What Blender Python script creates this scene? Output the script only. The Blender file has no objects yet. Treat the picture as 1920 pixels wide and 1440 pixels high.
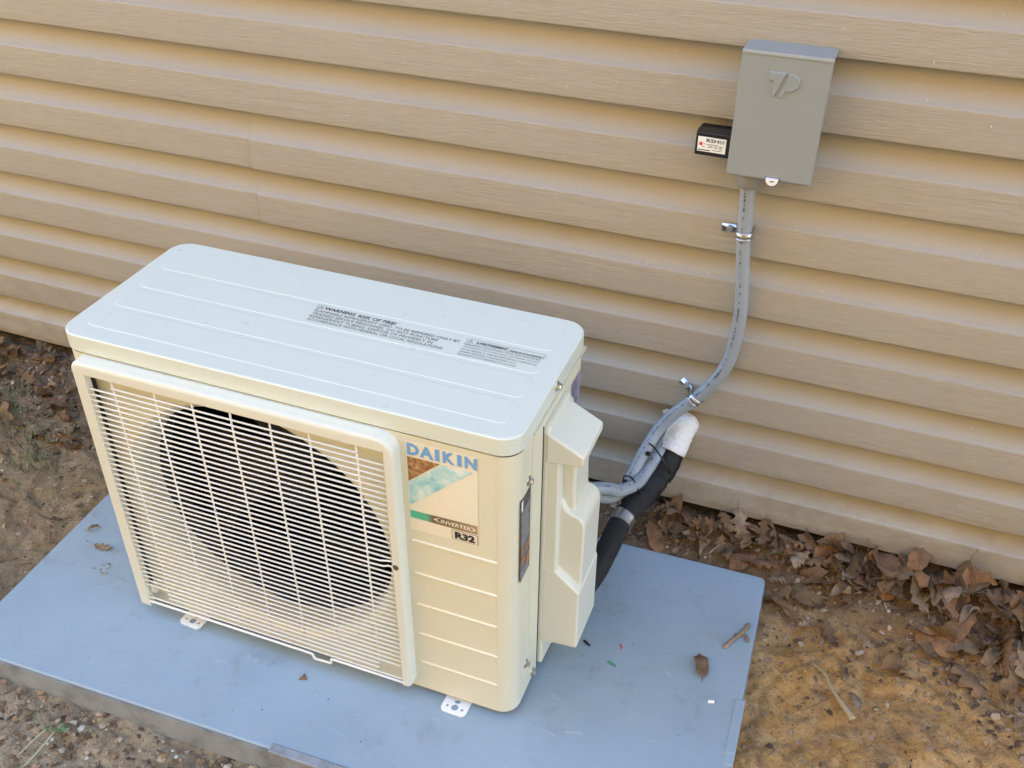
import bpy, bmesh, math, random
import numpy as np
from mathutils import Vector, Matrix, noise

rnd = random.Random(11)
sc = bpy.context.scene
COL = sc.collection

# ------------------------------------------------------------------ camera
cam_d = bpy.data.cameras.new("camera")
cam = bpy.data.objects.new("camera", cam_d)
COL.objects.link(cam)
cam_d.sensor_fit = 'HORIZONTAL'
cam_d.sensor_width = 36.0
cam_d.lens = 1899.06 / 1920 * 36.0
cam_d.clip_start = 0.02
cam_d.clip_end = 600
_r = Vector((0.9343302, 0.35635263, 0.00631516))
_u = Vector((-0.21253629, 0.54285578, 0.8124875))
_f = Vector((-0.28610384, 0.7604738, -0.58294441))
M = Matrix((( _r.x, _u.x, -_f.x), (_r.y, _u.y, -_f.y), (_r.z, _u.z, -_f.z))).to_4x4()
M.translation = Vector((1.0312, -0.9012, 1.3285))
cam.matrix_world = M
sc.camera = cam

# ------------------------------------------------------------------ light
SUN_EL = math.radians(34)
SUN_DIR = Vector((-0.35, 1.0, 0)).normalized()        # towards the sun, on the ground plane
world = bpy.data.worlds.new("World")
sc.world = world
world.use_nodes = True
wn = world.node_tree.nodes
bg = wn.get("Background") or wn.new("ShaderNodeBackground")
sky = wn.new("ShaderNodeTexSky")
sky.sky_type = 'NISHITA'
sky.sun_disc = False
sky.sun_elevation = SUN_EL
# Nishita: rotation 0 puts the sun at +Y, turning clockwise seen from above
sky.sun_rotation = math.atan2(SUN_DIR.x, SUN_DIR.y)
sky.altitude = 100
sky.air_density = 1.0
sky.dust_density = 0.5
sky.ozone_density = 0.0
world.node_tree.links.new(sky.outputs[0], bg.inputs[0])
bg.inputs[1].default_value = 0.15
sun_d = bpy.data.lights.new("sun", 'SUN')
sun_d.energy = 3.0
sun_d.angle = math.radians(0.5)
sun_d.color = (1.0, 0.86, 0.66)
sun = bpy.data.objects.new("sun", sun_d)
COL.objects.link(sun)
sdir = Vector((SUN_DIR.x * math.cos(SUN_EL), SUN_DIR.y * math.cos(SUN_EL), math.sin(SUN_EL)))
sun.rotation_euler = sdir.to_track_quat('Z', 'Y').to_euler()
sc.view_settings.view_transform = 'Standard'
sc.view_settings.look = 'None'
sc.view_settings.gamma = 1
sc.view_settings.use_curve_mapping = False
sc.view_settings.exposure = 3.22

# ------------------------------------------------------------------ helpers
def link(o, parent=None):
    COL.objects.link(o)
    if parent is not None:
        o.parent = parent
    return o

def obj(name, me, m=None, parent=None, smooth=None, bevel=0, seg=3, loc=None):
    if isinstance(me, bmesh.types.BMesh):
        bm = me
        me = bpy.data.meshes.new(name)
        bmesh.ops.recalc_face_normals(bm, faces=bm.faces)
        bm.to_mesh(me); bm.free()
    o = bpy.data.objects.new(name, me)
    if m is not None and not me.materials:
        me.materials.append(m)
    if smooth is not None:
        me.shade_smooth()
        if smooth > 0:
            me.set_sharp_from_angle(angle=math.radians(smooth))
    if bevel:
        me.shade_smooth()
        b = o.modifiers.new("bevel", 'BEVEL')
        b.width = bevel; b.segments = seg; b.limit_method = 'ANGLE'
        b.angle_limit = math.radians(28); b.harden_normals = True
        b.use_clamp_overlap = True
    if loc is not None: o.location = loc
    return link(o, parent)

def thing(name, label, cat, loc=(0, 0, 0), group=None, rz=0):
    o = bpy.data.objects.new(name, None)
    o.empty_display_size = 0.05
    link(o); o.location = loc; o.rotation_euler = (0, 0, rz)
    o['label'] = label; o['category'] = cat
    if group: o['group'] = group
    return o

def tag(o, label=None, cat=None, group=None, kind=None):
    if label: o['label'] = label
    if cat: o['category'] = cat
    if group: o['group'] = group
    if kind: o['kind'] = kind
    return o

def world_parent(o, parent):
    """children are modelled in world coordinates; keep them there under a placed parent"""
    o.matrix_parent_inverse = parent.matrix_basis.inverted()

def box(bm, x0, x1, y0, y1, z0, z1):
    v = [bm.verts.new(p) for p in ((x0,y0,z0),(x1,y0,z0),(x1,y1,z0),(x0,y1,z0),(x0,y0,z1),(x1,y0,z1),(x1,y1,z1),(x0,y1,z1))]
    for f in ((3,2,1,0),(4,5,6,7),(0,1,5,4),(1,2,6,5),(2,3,7,6),(3,0,4,7)):
        bm.faces.new([v[i] for i in f])
    return v

def prism(bm, poly, fn0, fn1):
    """poly of 2D points, two maps to 3D; closed prism"""
    a = [bm.verts.new(fn0(p)) for p in poly]; b = [bm.verts.new(fn1(p)) for p in poly]
    n = len(poly)
    bm.faces.new(a[::-1]); bm.faces.new(b)
    for i in range(n):
        bm.faces.new((a[i], a[(i+1) % n], b[(i+1) % n], b[i]))

def rrect(x0, x1, y0, y1, r, n=6):
    pts = []
    for cx, cy, a0 in ((x1-r, y0+r, -90), (x1-r, y1-r, 0), (x0+r, y1-r, 90), (x0+r, y0+r, 180)):
        for i in range(n+1):
            a = math.radians(a0 + 90*i/n)
            pts.append((cx + r*math.cos(a), cy + r*math.sin(a)))
    return pts

def tube(bm, pts, r, n=8, cap=True, rfun=None):
    pts = [Vector(p) for p in pts]
    rings = []
    t0 = (pts[1]-pts[0]).normalized()
    up = Vector((0,0,1)) if abs(t0.z) < .9 else Vector((1,0,0))
    nrm = t0.cross(up).normalized()
    for i, p in enumerate(pts):
        if i == 0: t = pts[1]-pts[0]
        elif i == len(pts)-1: t = pts[-1]-pts[-2]
        else: t = pts[i+1]-pts[i-1]
        t.normalize()
        nrm = (nrm - t*nrm.dot(t)).normalized()
        b = t.cross(nrm)
        rr = rfun(i) if rfun else r
        rings.append([bm.verts.new(p + rr*(math.cos(2*math.pi*k/n)*nrm + math.sin(2*math.pi*k/n)*b)) for k in range(n)])
    for a, b2 in zip(rings, rings[1:]):
        for k in range(n):
            bm.faces.new((a[k], a[(k+1) % n], b2[(k+1) % n], b2[k]))
    if cap:
        bm.faces.new(rings[0][::-1]); bm.faces.new(rings[-1])

def spline(pts, per=8):
    """Catmull-Rom through points"""
    P = [Vector(p) for p in pts]
    P = [P[0]*2-P[1]] + P + [P[-1]*2-P[-2]]
    out = []
    for i in range(1, len(P)-2):
        for k in range(per):
            t = k/per
            a, b, c, d = P[i-1], P[i], P[i+1], P[i+2]
            out.append(.5*((2*b) + (-a+c)*t + (2*a-5*b+4*c-d)*t*t + (-a+3*b-3*c+d)*t**3))
    out.append(P[-2])
    return out

def revolve(bm, prof, c, axis='y', n=48):
    """prof: (radius, along)"""
    rings = []
    for R, h in prof:
        ring = []
        for k in range(n):
            a = 2*math.pi*k/n
            if axis == 'y': p = (c[0]+R*math.cos(a), c[1]+h, c[2]+R*math.sin(a))
            elif axis == 'x': p = (c[0]+h, c[1]+R*math.cos(a), c[2]+R*math.sin(a))
            else: p = (c[0]+R*math.cos(a), c[1]+R*math.sin(a), c[2]+h)
            ring.append(bm.verts.new(p))
        rings.append(ring)
    for a, b in zip(rings, rings[1:]):
        for k in range(n):
            bm.faces.new((a[k], a[(k+1) % n], b[(k+1) % n], b[k]))
    return rings

_dg = None
def text_mesh(s, w=None, h=None, bold=0.0, shear=0.0):
    """flat lettering mesh with its lower left corner at the origin, scaled to width w and cap height h"""
    cu = bpy.data.curves.new("lettering", 'FONT')
    cu.body = s; cu.size = 1; cu.offset = bold; cu.shear = shear; cu.resolution_u = 2
    o = bpy.data.objects.new("lettering_tmp", cu)
    COL.objects.link(o)
    dg = bpy.context.evaluated_depsgraph_get()
    me = bpy.data.meshes.new_from_object(o.evaluated_get(dg))
    bpy.data.objects.remove(o); bpy.data.curves.remove(cu)
    co = np.empty(len(me.vertices)*3); me.vertices.foreach_get('co', co); co = co.reshape(-1, 3)
    mn = co.min(0); mx = co.max(0)
    sx = w/(mx[0]-mn[0]) if w else 1
    sy = h/(mx[1]-mn[1]) if h else sx
    if not w: sx = sy
    co[:,0] = (co[:,0]-mn[0])*sx; co[:,1] = (co[:,1]-mn[1])*sy; co[:,2] = 0
    me.vertices.foreach_set('co', co.ravel()); me.update()
    return me

def xform_mesh(me, origin, ex, ey):
    ex = Vector(ex); ey = Vector(ey); n = ex.cross(ey)
    o = Vector(origin)
    for v in me.vertices:
        v.co = o + ex*v.co.x + ey*v.co.y
    me.update()
    return me

def quad_mesh(bm, origin, ex, ey, u0, u1, v0, v1):
    o = Vector(origin); ex = Vector(ex); ey = Vector(ey)
    vs = [bm.verts.new(o + ex*u + ey*v) for u, v in ((u0,v0),(u1,v0),(u1,v1),(u0,v1))]
    return bm.faces.new(vs)

def poly_mesh(bm, origin, ex, ey, pts):
    o = Vector(origin); ex = Vector(ex); ey = Vector(ey)
    return bm.faces.new([bm.verts.new(o + ex*u + ey*v) for u, v in pts])

# ------------------------------------------------------------------ materials
def mat(name, color=(.5,.5,.5), rough=.5, metal=0.0, spec=.5, coat=0.0):
    m = bpy.data.materials.new(name); m.use_nodes = True
    b = m.node_tree.nodes['Principled BSDF']
    b.inputs['Base Color'].default_value = (*color, 1)
    b.inputs['Roughness'].default_value = rough
    b.inputs['Metallic'].default_value = metal
    b.inputs['Specular IOR Level'].default_value = spec
    b.inputs['Coat Weight'].default_value = coat
    return m

class NT:
    def __init__(s, m):
        s.t = m.node_tree; s.b = s.t.nodes['Principled BSDF']
    def n(s, typ, **kw):
        nd = s.t.nodes.new(typ)
        for k, v in kw.items(): setattr(nd, k, v)
        return nd
    def l(s, a, b): s.t.links.new(a, b)
    def coords(s, scale=(1,1,1), kind='Object'):
        tc = s.n('ShaderNodeTexCoord'); mp = s.n('ShaderNodeMapping')
        mp.inputs['Scale'].default_value = scale
        s.l(tc.outputs[kind], mp.inputs['Vector']); return mp.outputs[0]
    def geo(s, scale=(1,1,1)):
        g = s.n('ShaderNodeNewGeometry'); mp = s.n('ShaderNodeMapping')
        mp.inputs['Scale'].default_value = scale
        s.l(g.outputs['Position'], mp.inputs['Vector']); return mp.outputs[0]
    def noise(s, vec, scale, detail=4, rough=.55, dist=0):
        nd = s.n('ShaderNodeTexNoise')
        nd.inputs['Scale'].default_value = scale; nd.inputs['Detail'].default_value = detail
        nd.inputs['Roughness'].default_value = rough; nd.inputs['Distortion'].default_value = dist
        s.l(vec, nd.inputs['Vector']); return nd.outputs['Fac']
    def ramp(s, fac, stops, interp='LINEAR'):
        nd = s.n('ShaderNodeValToRGB'); r = nd.color_ramp; r.interpolation = interp
        while len(r.elements) < len(stops): r.elements.new(.5)
        for e, (p, c) in zip(r.elements, stops):
            e.position = p; e.color = (*c, 1) if len(c) == 3 else c
        s.l(fac, nd.inputs[0]); return nd.outputs[0]
    def mix(s, fac, a, b, blend='MIX'):
        nd = s.n('ShaderNodeMix', data_type='RGBA', blend_type=blend)
        for sock, v in ((nd.inputs[0], fac), (nd.inputs[6], a), (nd.inputs[7], b)):
            if isinstance(v, (int, float)): sock.default_value = v
            elif isinstance(v, tuple): sock.default_value = (*v, 1)
            else: s.l(v, sock)
        return nd.outputs[2]
    def math(s, op, a, b=0.0, clamp=False):
        nd = s.n('ShaderNodeMath', operation=op); nd.use_clamp = clamp
        for i, v in enumerate((a, b)):
            if isinstance(v, (int, float)): nd.inputs[i].default_value = v
            else: s.l(v, nd.inputs[i])
        return nd.outputs[0]
    def bump(s, h, strength=.3, dist=.001, prev=None):
        nd = s.n('ShaderNodeBump'); nd.inputs['Strength'].default_value = strength
        nd.inputs['Distance'].default_value = dist
        s.l(h, nd.inputs['Height'])
        if prev is not None: s.l(prev, nd.inputs['Normal'])
        s.l(nd.outputs[0], s.b.inputs['Normal']); return nd.outputs[0]
    def color(s, c): s.l(c, s.b.inputs['Base Color'])
    def rough(s, c): s.l(c, s.b.inputs['Roughness'])

# painted sheet metal of the unit
def paint(name, col, rough=.33, bumpy=.05):
    m = mat(name, col, rough, spec=.5); t = NT(m)
    v = t.geo()
    n1 = t.noise(v, 900, 2); t.bump(n1, bumpy, .0004)
    n2 = t.noise(v, 9, 5, .6)
    t.color(t.mix(t.math('MULTIPLY', n2, .12), col, tuple(c*.72 for c in col)))
    n3 = t.noise(v, 40, 4)
    t.rough(t.math('ADD', t.math('MULTIPLY', n3, .14), rough-.07))
    return m
M_IVORY = paint("ivory_paint", (.70, .685, .54))
M_LID_SKYTINT = paint("lid_ivory_sky_tint", (.655, .71, .635), .30)  # same ivory paint, cooled to put blue skylight into the lid's colour
M_PLAST = paint("ivory_plastic", (.70, .705, .605), .36, .12)
M_WIRE = mat("white_wire", (.80, .79, .75), .4)
M_FOOT = mat("white_bracket", (.80, .82, .82), .4)
M_DARK = mat("interior_shade_black", (.003, .003, .003), .8, spec=.1)  # near black paints in the unlit inside of the fan opening
M_BLADE = mat("fan_plastic", (.006, .006, .006), .6)  # plastic taken near black so the blades sink into the painted shade
M_STEEL = mat("zinc_steel", (.55, .56, .57), .28, metal=1)
M_SEAM = mat("seam_shadow_gap", (.03, .03, .03), .8)
M_INK = mat("black_ink", (.02, .02, .025), .6)
M_INKG = mat("faded_ink", (.07, .07, .08), .6)
M_WHITEINK = mat("white_ink", (.85, .82, .70), .5)
M_BLUE = mat("logo_blue", (.16, .38, .72), .4)
M_LABELPALE = mat("label_film", (.80, .76, .62), .32)
M_BLACKPL = mat("black_plastic", (.008, .008, .009), .32)
M_LABELW = mat("white_label", (.80, .84, .88), .35)
M_RED = mat("red_print", (.65, .06, .06), .5)
M_ORANGE = mat("orange_print", (.36, .16, .06), .5)
M_WHITEPL = mat("white_plastic_bit", (.85, .86, .86), .4)
M_GREENPL = mat("green_wire_bit", (.04, .28, .12), .4)
M_HOLE = mat("hole_shadow", (.04, .045, .06), .7)

M_SKYBAND = mat("label_sky_photo", (.4, .6, .65), .3); t = NT(M_SKYBAND)
v = t.geo(); n = t.noise(v, 28, 6, .65, .6)
t.color(t.ramp(n, [(.30, (.22, .52, .60)), (.46, (.42, .68, .72)), (.60, (.75, .82, .76))]))
M_BROWN = mat("label_brown_photo", (.35, .18, .07), .3); t = NT(M_BROWN)
v = t.geo(); n = t.noise(v, 160, 6, .7)
t.color(t.ramp(n, [(.34, (.16, .07, .03)), (.5, (.36, .19, .08)), (.66, (.65, .45, .18))]))
M_STRIP = mat("label_gradient_strip", (.1, .4, .3), .3); t = NT(M_STRIP)
g = t.n('ShaderNodeNewGeometry'); sx = t.n('ShaderNodeSeparateXYZ'); t.l(g.outputs['Position'], sx.inputs[0])
mr = t.n('ShaderNodeMapRange'); mr.inputs[1].default_value = .5455; mr.inputs[2].default_value = .6435
t.l(sx.outputs[0], mr.inputs[0])
t.color(t.ramp(mr.outputs[0], [(0, (.06, .50, .34)), (.24, (.12, .46, .30)), (.34, (.16, .12, .07)), (.7, (.26, .18, .09)), (1, (.42, .29, .16))]))

# vinyl siding: grain embossed on the flat faces only, smoother glossy coves
M_SIDING = mat("tan_vinyl_siding", (.3, .26, .19), .45, spec=.35); t = NT(M_SIDING)
v = t.geo((3.6, 3.6, 66)); v2 = t.geo((.9, .9, 24)); vb = t.geo()
gg = t.n('ShaderNodeNewGeometry'); sz = t.n('ShaderNodeSeparateXYZ'); t.l(gg.outputs['Position'], sz.inputs[0])
fz = t.math('FRACT', t.math('ADD', t.math('DIVIDE', t.math('SUBTRACT', sz.outputs[2], .8952), .1048), 140.0))
face = t.ramp(fz, [(0, (1, 1, 1)), (.515, (1, 1, 1)), (.56, (.12, .12, .12)), (.97, (.12, .12, .12)), (.985, (1, 1, 1))])
g1 = t.noise(v, 9, 6, .68, .25); g2 = t.noise(v2, 8, 3, .5, .5)
gr = t.math('ADD', t.math('MULTIPLY', g1, .9), t.math('MULTIPLY', g2, .35))
t.bump(t.math('MULTIPLY', gr, face), .8, .0020)
blot = t.noise(vb, 3.1, 4, .6)
c1 = t.ramp(blot, [(.3, (.343, .312, .256)), (.7, (.373, .340, .282))])
gm = t.math('MULTIPLY', t.ramp(gr, [(.50, (0, 0, 0)), (.80, (1, 1, 1))]), face)
c2 = t.mix(gm, c1, (.41, .372, .305))
c2 = t.mix(t.math('MULTIPLY', t.ramp(gr, [(.36, (1, 1, 1)), (.52, (0, 0, 0))]), t.math('MULTIPLY', face, .5)), c2, (.24, .205, .150))
spk = t.noise(vb, 260, 2, .5)
c3 = t.mix(t.ramp(spk, [(.765, (0, 0, 0)), (.79, (1, 1, 1))]), c2, (.8, .78, .72))
dirt = t.noise(t.geo((1, 1, 1.6)), 14, 6, .7)
mr = t.n('ShaderNodeMapRange'); mr.inputs[1].default_value = .0; mr.inputs[2].default_value = .28
mr.inputs[3].default_value = .75; mr.inputs[4].default_value = .05; t.l(sz.outputs[2], mr.inputs[0])
df = t.math('MULTIPLY', t.ramp(dirt, [(.40, (0, 0, 0)), (.72, (1, 1, 1))]), mr.outputs[0])
t.color(t.mix(df, c3, (.20, .155, .10)))
t.rough(t.math('ADD', t.math('MULTIPLY', face, -.04), t.math('ADD', t.math('MULTIPLY', g1, .10), .44)))

M_BOUNCE = mat('bounce_siding', (.27, .176, .048), .6)  # warm colour chosen for the light this added wall throws back
# composite pad
M_PAD = mat("blue_grey_pad", (.27, .31, .38), .42, spec=.5); t = NT(M_PAD)
v = t.geo(); n1 = t.noise(v, 4, 6, .65); n2 = t.noise(v, 600, 2); n3 = t.noise(t.geo((1, 6, 1)), 16, 6, .7, .8)
c = t.ramp(n1, [(.3, (.250, .330, .395)), (.7, (.300, .390, .460))])
c = t.mix(t.ramp(n3, [(.60, (0, 0, 0)), (.72, (.55, .55, .55))]), c, (.45, .50, .55))
dirt = t.noise(v, 11, 7, .75, .4)
c = t.mix(t.ramp(dirt, [(.56, (0, 0, 0)), (.74, (.6, .6, .6))]), c, (.20, .215, .215))
sp = t.noise(v, 130, 2); c = t.mix(t.ramp(sp, [(.755, (0, 0, 0)), (.78, (.7, .7, .7))]), c, (.08, .07, .06))
t.color(c); t.bump(t.math('ADD', t.math('MULTIPLY', n2, .4), t.math('MULTIPLY', t.noise(v, 60, 4), .8)), .25, .0006)
t.rough(t.math('ADD', t.math('MULTIPLY', t.noise(v, 30, 4), .25), .30))
M_PADSIDE = mat("pad_edge", (.25, .28, .31), .55, spec=.4); t = NT(M_PADSIDE)
v = t.geo(); n1 = t.noise(v, 18, 7, .7)
t.color(t.ramp(n1, [(.34, (.16, .165, .17)), (.5, (.255, .285, .315)), (.7, (.31, .34, .37))])); t.bump(t.noise(v, 150, 4), .3, .001)

M_CONC = mat("concrete_foundation", (.28, .27, .25), .85); t = NT(M_CONC)
v = t.geo(); n1 = t.noise(v, 30, 7, .7); t.color(t.ramp(n1, [(.3, (.16, .15, .14)), (.7, (.36, .35, .33))])); t.bump(n1, .5, .004)

# grey painted metal box
M_BOX = mat("grey_enamel", (.262, .292, .295), .26, spec=.5); t = NT(M_BOX)
v = t.geo(); t.bump(t.noise(v, 300, 3), .06, .0005)
t.rough(t.math('ADD', t.math('MULTIPLY', t.noise(v, 9, 2), .06), .27))
M_HUB = mat("grey_hub_plastic", (.22, .225, .22), .5)
M_COND = mat("grey_conduit", (.27, .31, .35), .34, spec=.5); t = NT(M_COND)
M_PUTTY = mat("white_sealant_wrap", (.70, .71, .70), .75); t = NT(M_PUTTY)
v = t.geo(); t.bump(t.noise(v, 110, 6), .9, .005)
M_FOAM = mat("black_foam_wrap", (.008, .008, .009), .75); t = NT(M_FOAM)
v = t.geo(); t.bump(t.noise(v, 70, 5), .9, .004)
M_FOIL = mat("silver_tape", (.55, .56, .57), .3, metal=1)

# soil
M_SOIL = mat("clay_soil", (.3, .2, .1), .92, spec=.2); t = NT(M_SOIL)
v = t.geo()
g = t.n('ShaderNodeNewGeometry'); sx = t.n('ShaderNodeSeparateXYZ'); t.l(g.outputs['Position'], sx.inputs[0])
big = t.noise(v, 5, 6, .65, .5); mid = t.noise(v, 22, 8, .72, .3); fine = t.noise(v, 120, 6, .75)
mr = t.n('ShaderNodeMapRange'); mr.inputs[1].default_value = .75; mr.inputs[2].default_value = 1.1; t.l(sx.outputs[0], mr.inputs[0])
side = t.math('ADD', mr.outputs[0], t.math('MULTIPLY', t.math('SUBTRACT', big, .5), .9), clamp=True)
clay = t.ramp(mid, [(.26, (0.29, 0.150, 0.052)), (.42, (0.55, 0.315, 0.105)), (.60, (0.66, 0.43, 0.20)), (.78, (0.74, 0.54, 0.31))])
grey = t.ramp(mid, [(.26, (0.16, 0.12, 0.075)), (.44, (0.32, 0.25, 0.155)), (.62, (0.43, 0.345, 0.21)), (.8, (0.55, 0.47, 0.33))])
c = t.mix(side, grey, clay)
lump = t.noise(v, 11, 5, .65, 1.2)
c = t.mix(t.ramp(lump, [(.50, (0, 0, 0)), (.66, (.55, .55, .55))]), c, (.30, .185, .105))
c = t.mix(t.ramp(t.noise(v, 7.3, 5, .7, .8), [(.57, (0, 0, 0)), (.70, (.45, .45, .45))]), c, (.33, .28, .22))
mr2 = t.n('ShaderNodeMapRange'); mr2.inputs[1].default_value = -.12; mr2.inputs[2].default_value = -.28; t.l(sx.outputs[1], mr2.inputs[0])
c = t.mix(t.math('MULTIPLY', mr2.outputs[0], .6), c, t.ramp(mid, [(.3, (0.298, 0.245, 0.184)), (.55, (0.595, 0.490, 0.350)), (.75, (0.800, 0.700, 0.525))]))
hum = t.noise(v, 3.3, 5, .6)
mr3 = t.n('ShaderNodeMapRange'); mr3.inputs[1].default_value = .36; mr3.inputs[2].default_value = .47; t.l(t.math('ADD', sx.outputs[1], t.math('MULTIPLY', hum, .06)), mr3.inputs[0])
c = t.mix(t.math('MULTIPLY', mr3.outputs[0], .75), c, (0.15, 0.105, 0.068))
c = t.mix(t.ramp(fine, [(.33, (.5, .5, .5)), (.5, (0, 0, 0))]), c, (0.10, 0.070, 0.042))
sp = t.noise(v, 210, 2, .5)
c = t.mix(t.ramp(sp, [(.70, (0, 0, 0)), (.74, (.8, .8, .8))]), c, (0.800, 0.735, 0.578))
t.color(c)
t.bump(t.math('ADD', t.math('MULTIPLY', mid, .8), t.math('MULTIPLY', fine, .5)), 1.0, .018)

def leafmat(name, stops):
    m = mat(name, (.2, .1, .05), .75, spec=.15); t = NT(m)
    oi = t.n('ShaderNodeObjectInfo')
    base = t.ramp(oi.outputs['Random'], stops)
    v = t.coords(); n1 = t.noise(v, 45, 6, .7)
    c = t.mix(t.ramp(n1, [(.38, (.6, .6, .6)), (.62, (0, 0, 0))]), base, (.045, .026, .016))
    n2 = t.noise(v, 240, 3); c = t.mix(t.math('MULTIPLY', n2, .35), c, (.28, .2, .14))
    # veins fanning off the midrib
    sep = t.n('ShaderNodeSeparateXYZ'); t.l(v, sep.inputs[0])
    w = t.math('SUBTRACT', sep.outputs[0], t.math('MULTIPLY', t.math('ABSOLUTE', sep.outputs[1]), .9))
    wv = t.math('FRACT', t.math('MULTIPLY', w, 95))
    ln = t.ramp(wv, [(0, (.45, .45, .45)), (.10, (0, 0, 0)), (.9, (0, 0, 0)), (1, (.45, .45, .45))])
    c = t.mix(ln, c, (.34, .24, .16)); t.color(c)
    t.bump(t.math('ADD', t.math('MULTIPLY', n1, 1), wv), .35, .0015)
    return m
M_LEAF = leafmat("dead_leaf_brown", [(0, (.080, .045, .022)), (.2, (.16, .088, .038)), (.4, (.12, .078, .042)), (.6, (.21, .115, .045)), (.8, (.20, .138, .075)), (1, (.33, .24, .14))])
M_LEAFR = leafmat("dead_leaf_russet", [(0, (.155, .070, .028)), (.5, (.22, .105, .042)), (1, (.28, .145, .055))])
M_LEAFT = leafmat("dead_leaf_tan", [(0, (.32, .25, .17)), (.5, (.38, .29, .18)), (1, (.27, .21, .15))])
M_GREEN = mat("weed_green", (.10, .15, .06), .5)
M_STRAW = mat("dry_straw", (.36, .29, .18), .7)
M_PEB = mat("pebbles_and_crumbs", (.3, .25, .2), .85, spec=.25); t = NT(M_PEB)
v = t.geo(); n1 = t.noise(v, 70, 2)
g = t.n('ShaderNodeNewGeometry')
c = t.ramp(g.outputs['Random Per Island'], [(0, (.12, .085, .05)), (.4, (.23, .16, .09)), (.7, (.33, .25, .16)), (.92, (.42, .36, .27)), (1, (.6, .57, .5))])
sx = t.n('ShaderNodeSeparateXYZ'); t.l(g.outputs['Position'], sx.inputs[0])
mr = t.n('ShaderNodeMapRange'); mr.inputs[1].default_value = .7; mr.inputs[2].default_value = 1.05; t.l(sx.outputs[0], mr.inputs[0])
c = t.mix(t.math('MULTIPLY', mr.outputs[0], .6), c, (.22, .135, .055))
t.color(c); t.bump(t.noise(v, 400, 3), .6, .001)
M_FRAG = mat("leaf_fragments", (.2, .13, .08), .7, spec=.3); t = NT(M_FRAG)
g = t.n('ShaderNodeNewGeometry')
t.color(t.ramp(g.outputs['Random Per Island'], [(0, (.06, .038, .025)), (.3, (.13, .080, .05)), (.6, (.22, .15, .10)), (.85, (.31, .23, .16)), (1, (.42, .34, .25))]))

# ------------------------------------------------------------------ ground: one sheet, fine near the camera
PX, PY, PYAW, PLA, PLB = 1.0116, .4435, .0291, 1.2419, .5988
cp, sp_ = math.cos(PYAW), math.sin(PYAW)
def sstep(a, b, x):
    t = min(1, max(0, (x-a)/(b-a))); return t*t*(3-2*t)
def pad_local(x, y):
    dx, dy = x-PX, y-PY
    return dx*cp+dy*sp_, -dx*sp_+dy*cp          # a along (neg inside), b depth (neg inside)
def ground_z(x, y, fine=True):
    z = -.052 + .024*sstep(.0, .34, y) + .026*sstep(.34, .45, y) + .030*sstep(.44, .52, y)
    z += .022*sstep(-.15, -.45, x)*(1-sstep(.3, .5, y))
    z += .012*noise.noise((x*2.3, y*2.3, 1.7))*(1-.6*sstep(.3, .5, y))
    if fine:
        z += .009*noise.noise((x*9, y*9, 4.1)) + .0080*noise.noise((x*24, y*24, 7.7)) + .0055*noise.noise((x*62, y*62, 2.2)) - .006*max(0, 1-abs(noise.noise((x*15, y*15, 9.9)))*7)
        rr = noise.noise((x*4+9, y*13, .3)); z += .004*max(0, rr)*sstep(.9, 1.1, x)
    a, b = pad_local(x, y)
    if -PLA < a < 0 and -PLB < b < 0:
        e = min(-a, a+PLA, -b, b+PLB)
        z = min(z, -.004-.05*sstep(0, .02, e))
    return z
far = [250, 120, 60, 30, 15, 8, 5, 3.4]
xs = [-v for v in far] + [-2.6, -2.2, -1.9, -1.6, -1.4] + list(np.arange(-1.25, 1.95, .0050)) + [2.1, 2.3, 2.6] + far[::-1]
ys = [-v for v in far] + [-2.4, -1.6, -1.1, -.8, -.6] + list(np.arange(-.45, .56, .0050)) + [.62, .8, 1.2, 2] + far[::-1]
verts = []
for y in ys:
    for x in xs:
        near = -1.3 < x < 2 and -.5 < y < .57
        verts.append((x, y, ground_z(x, y, near)))
nx, ny = len(xs), len(ys)
faces = [(j*nx+i, j*nx+i+1, (j+1)*nx+i+1, (j+1)*nx+i) for j in range(ny-1) for i in range(nx-1)]
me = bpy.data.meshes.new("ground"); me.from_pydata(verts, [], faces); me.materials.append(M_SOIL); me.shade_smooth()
tag(obj("ground", me), label="bare clay soil strewn with crumbs around the grey pad", kind='structure')

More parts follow.
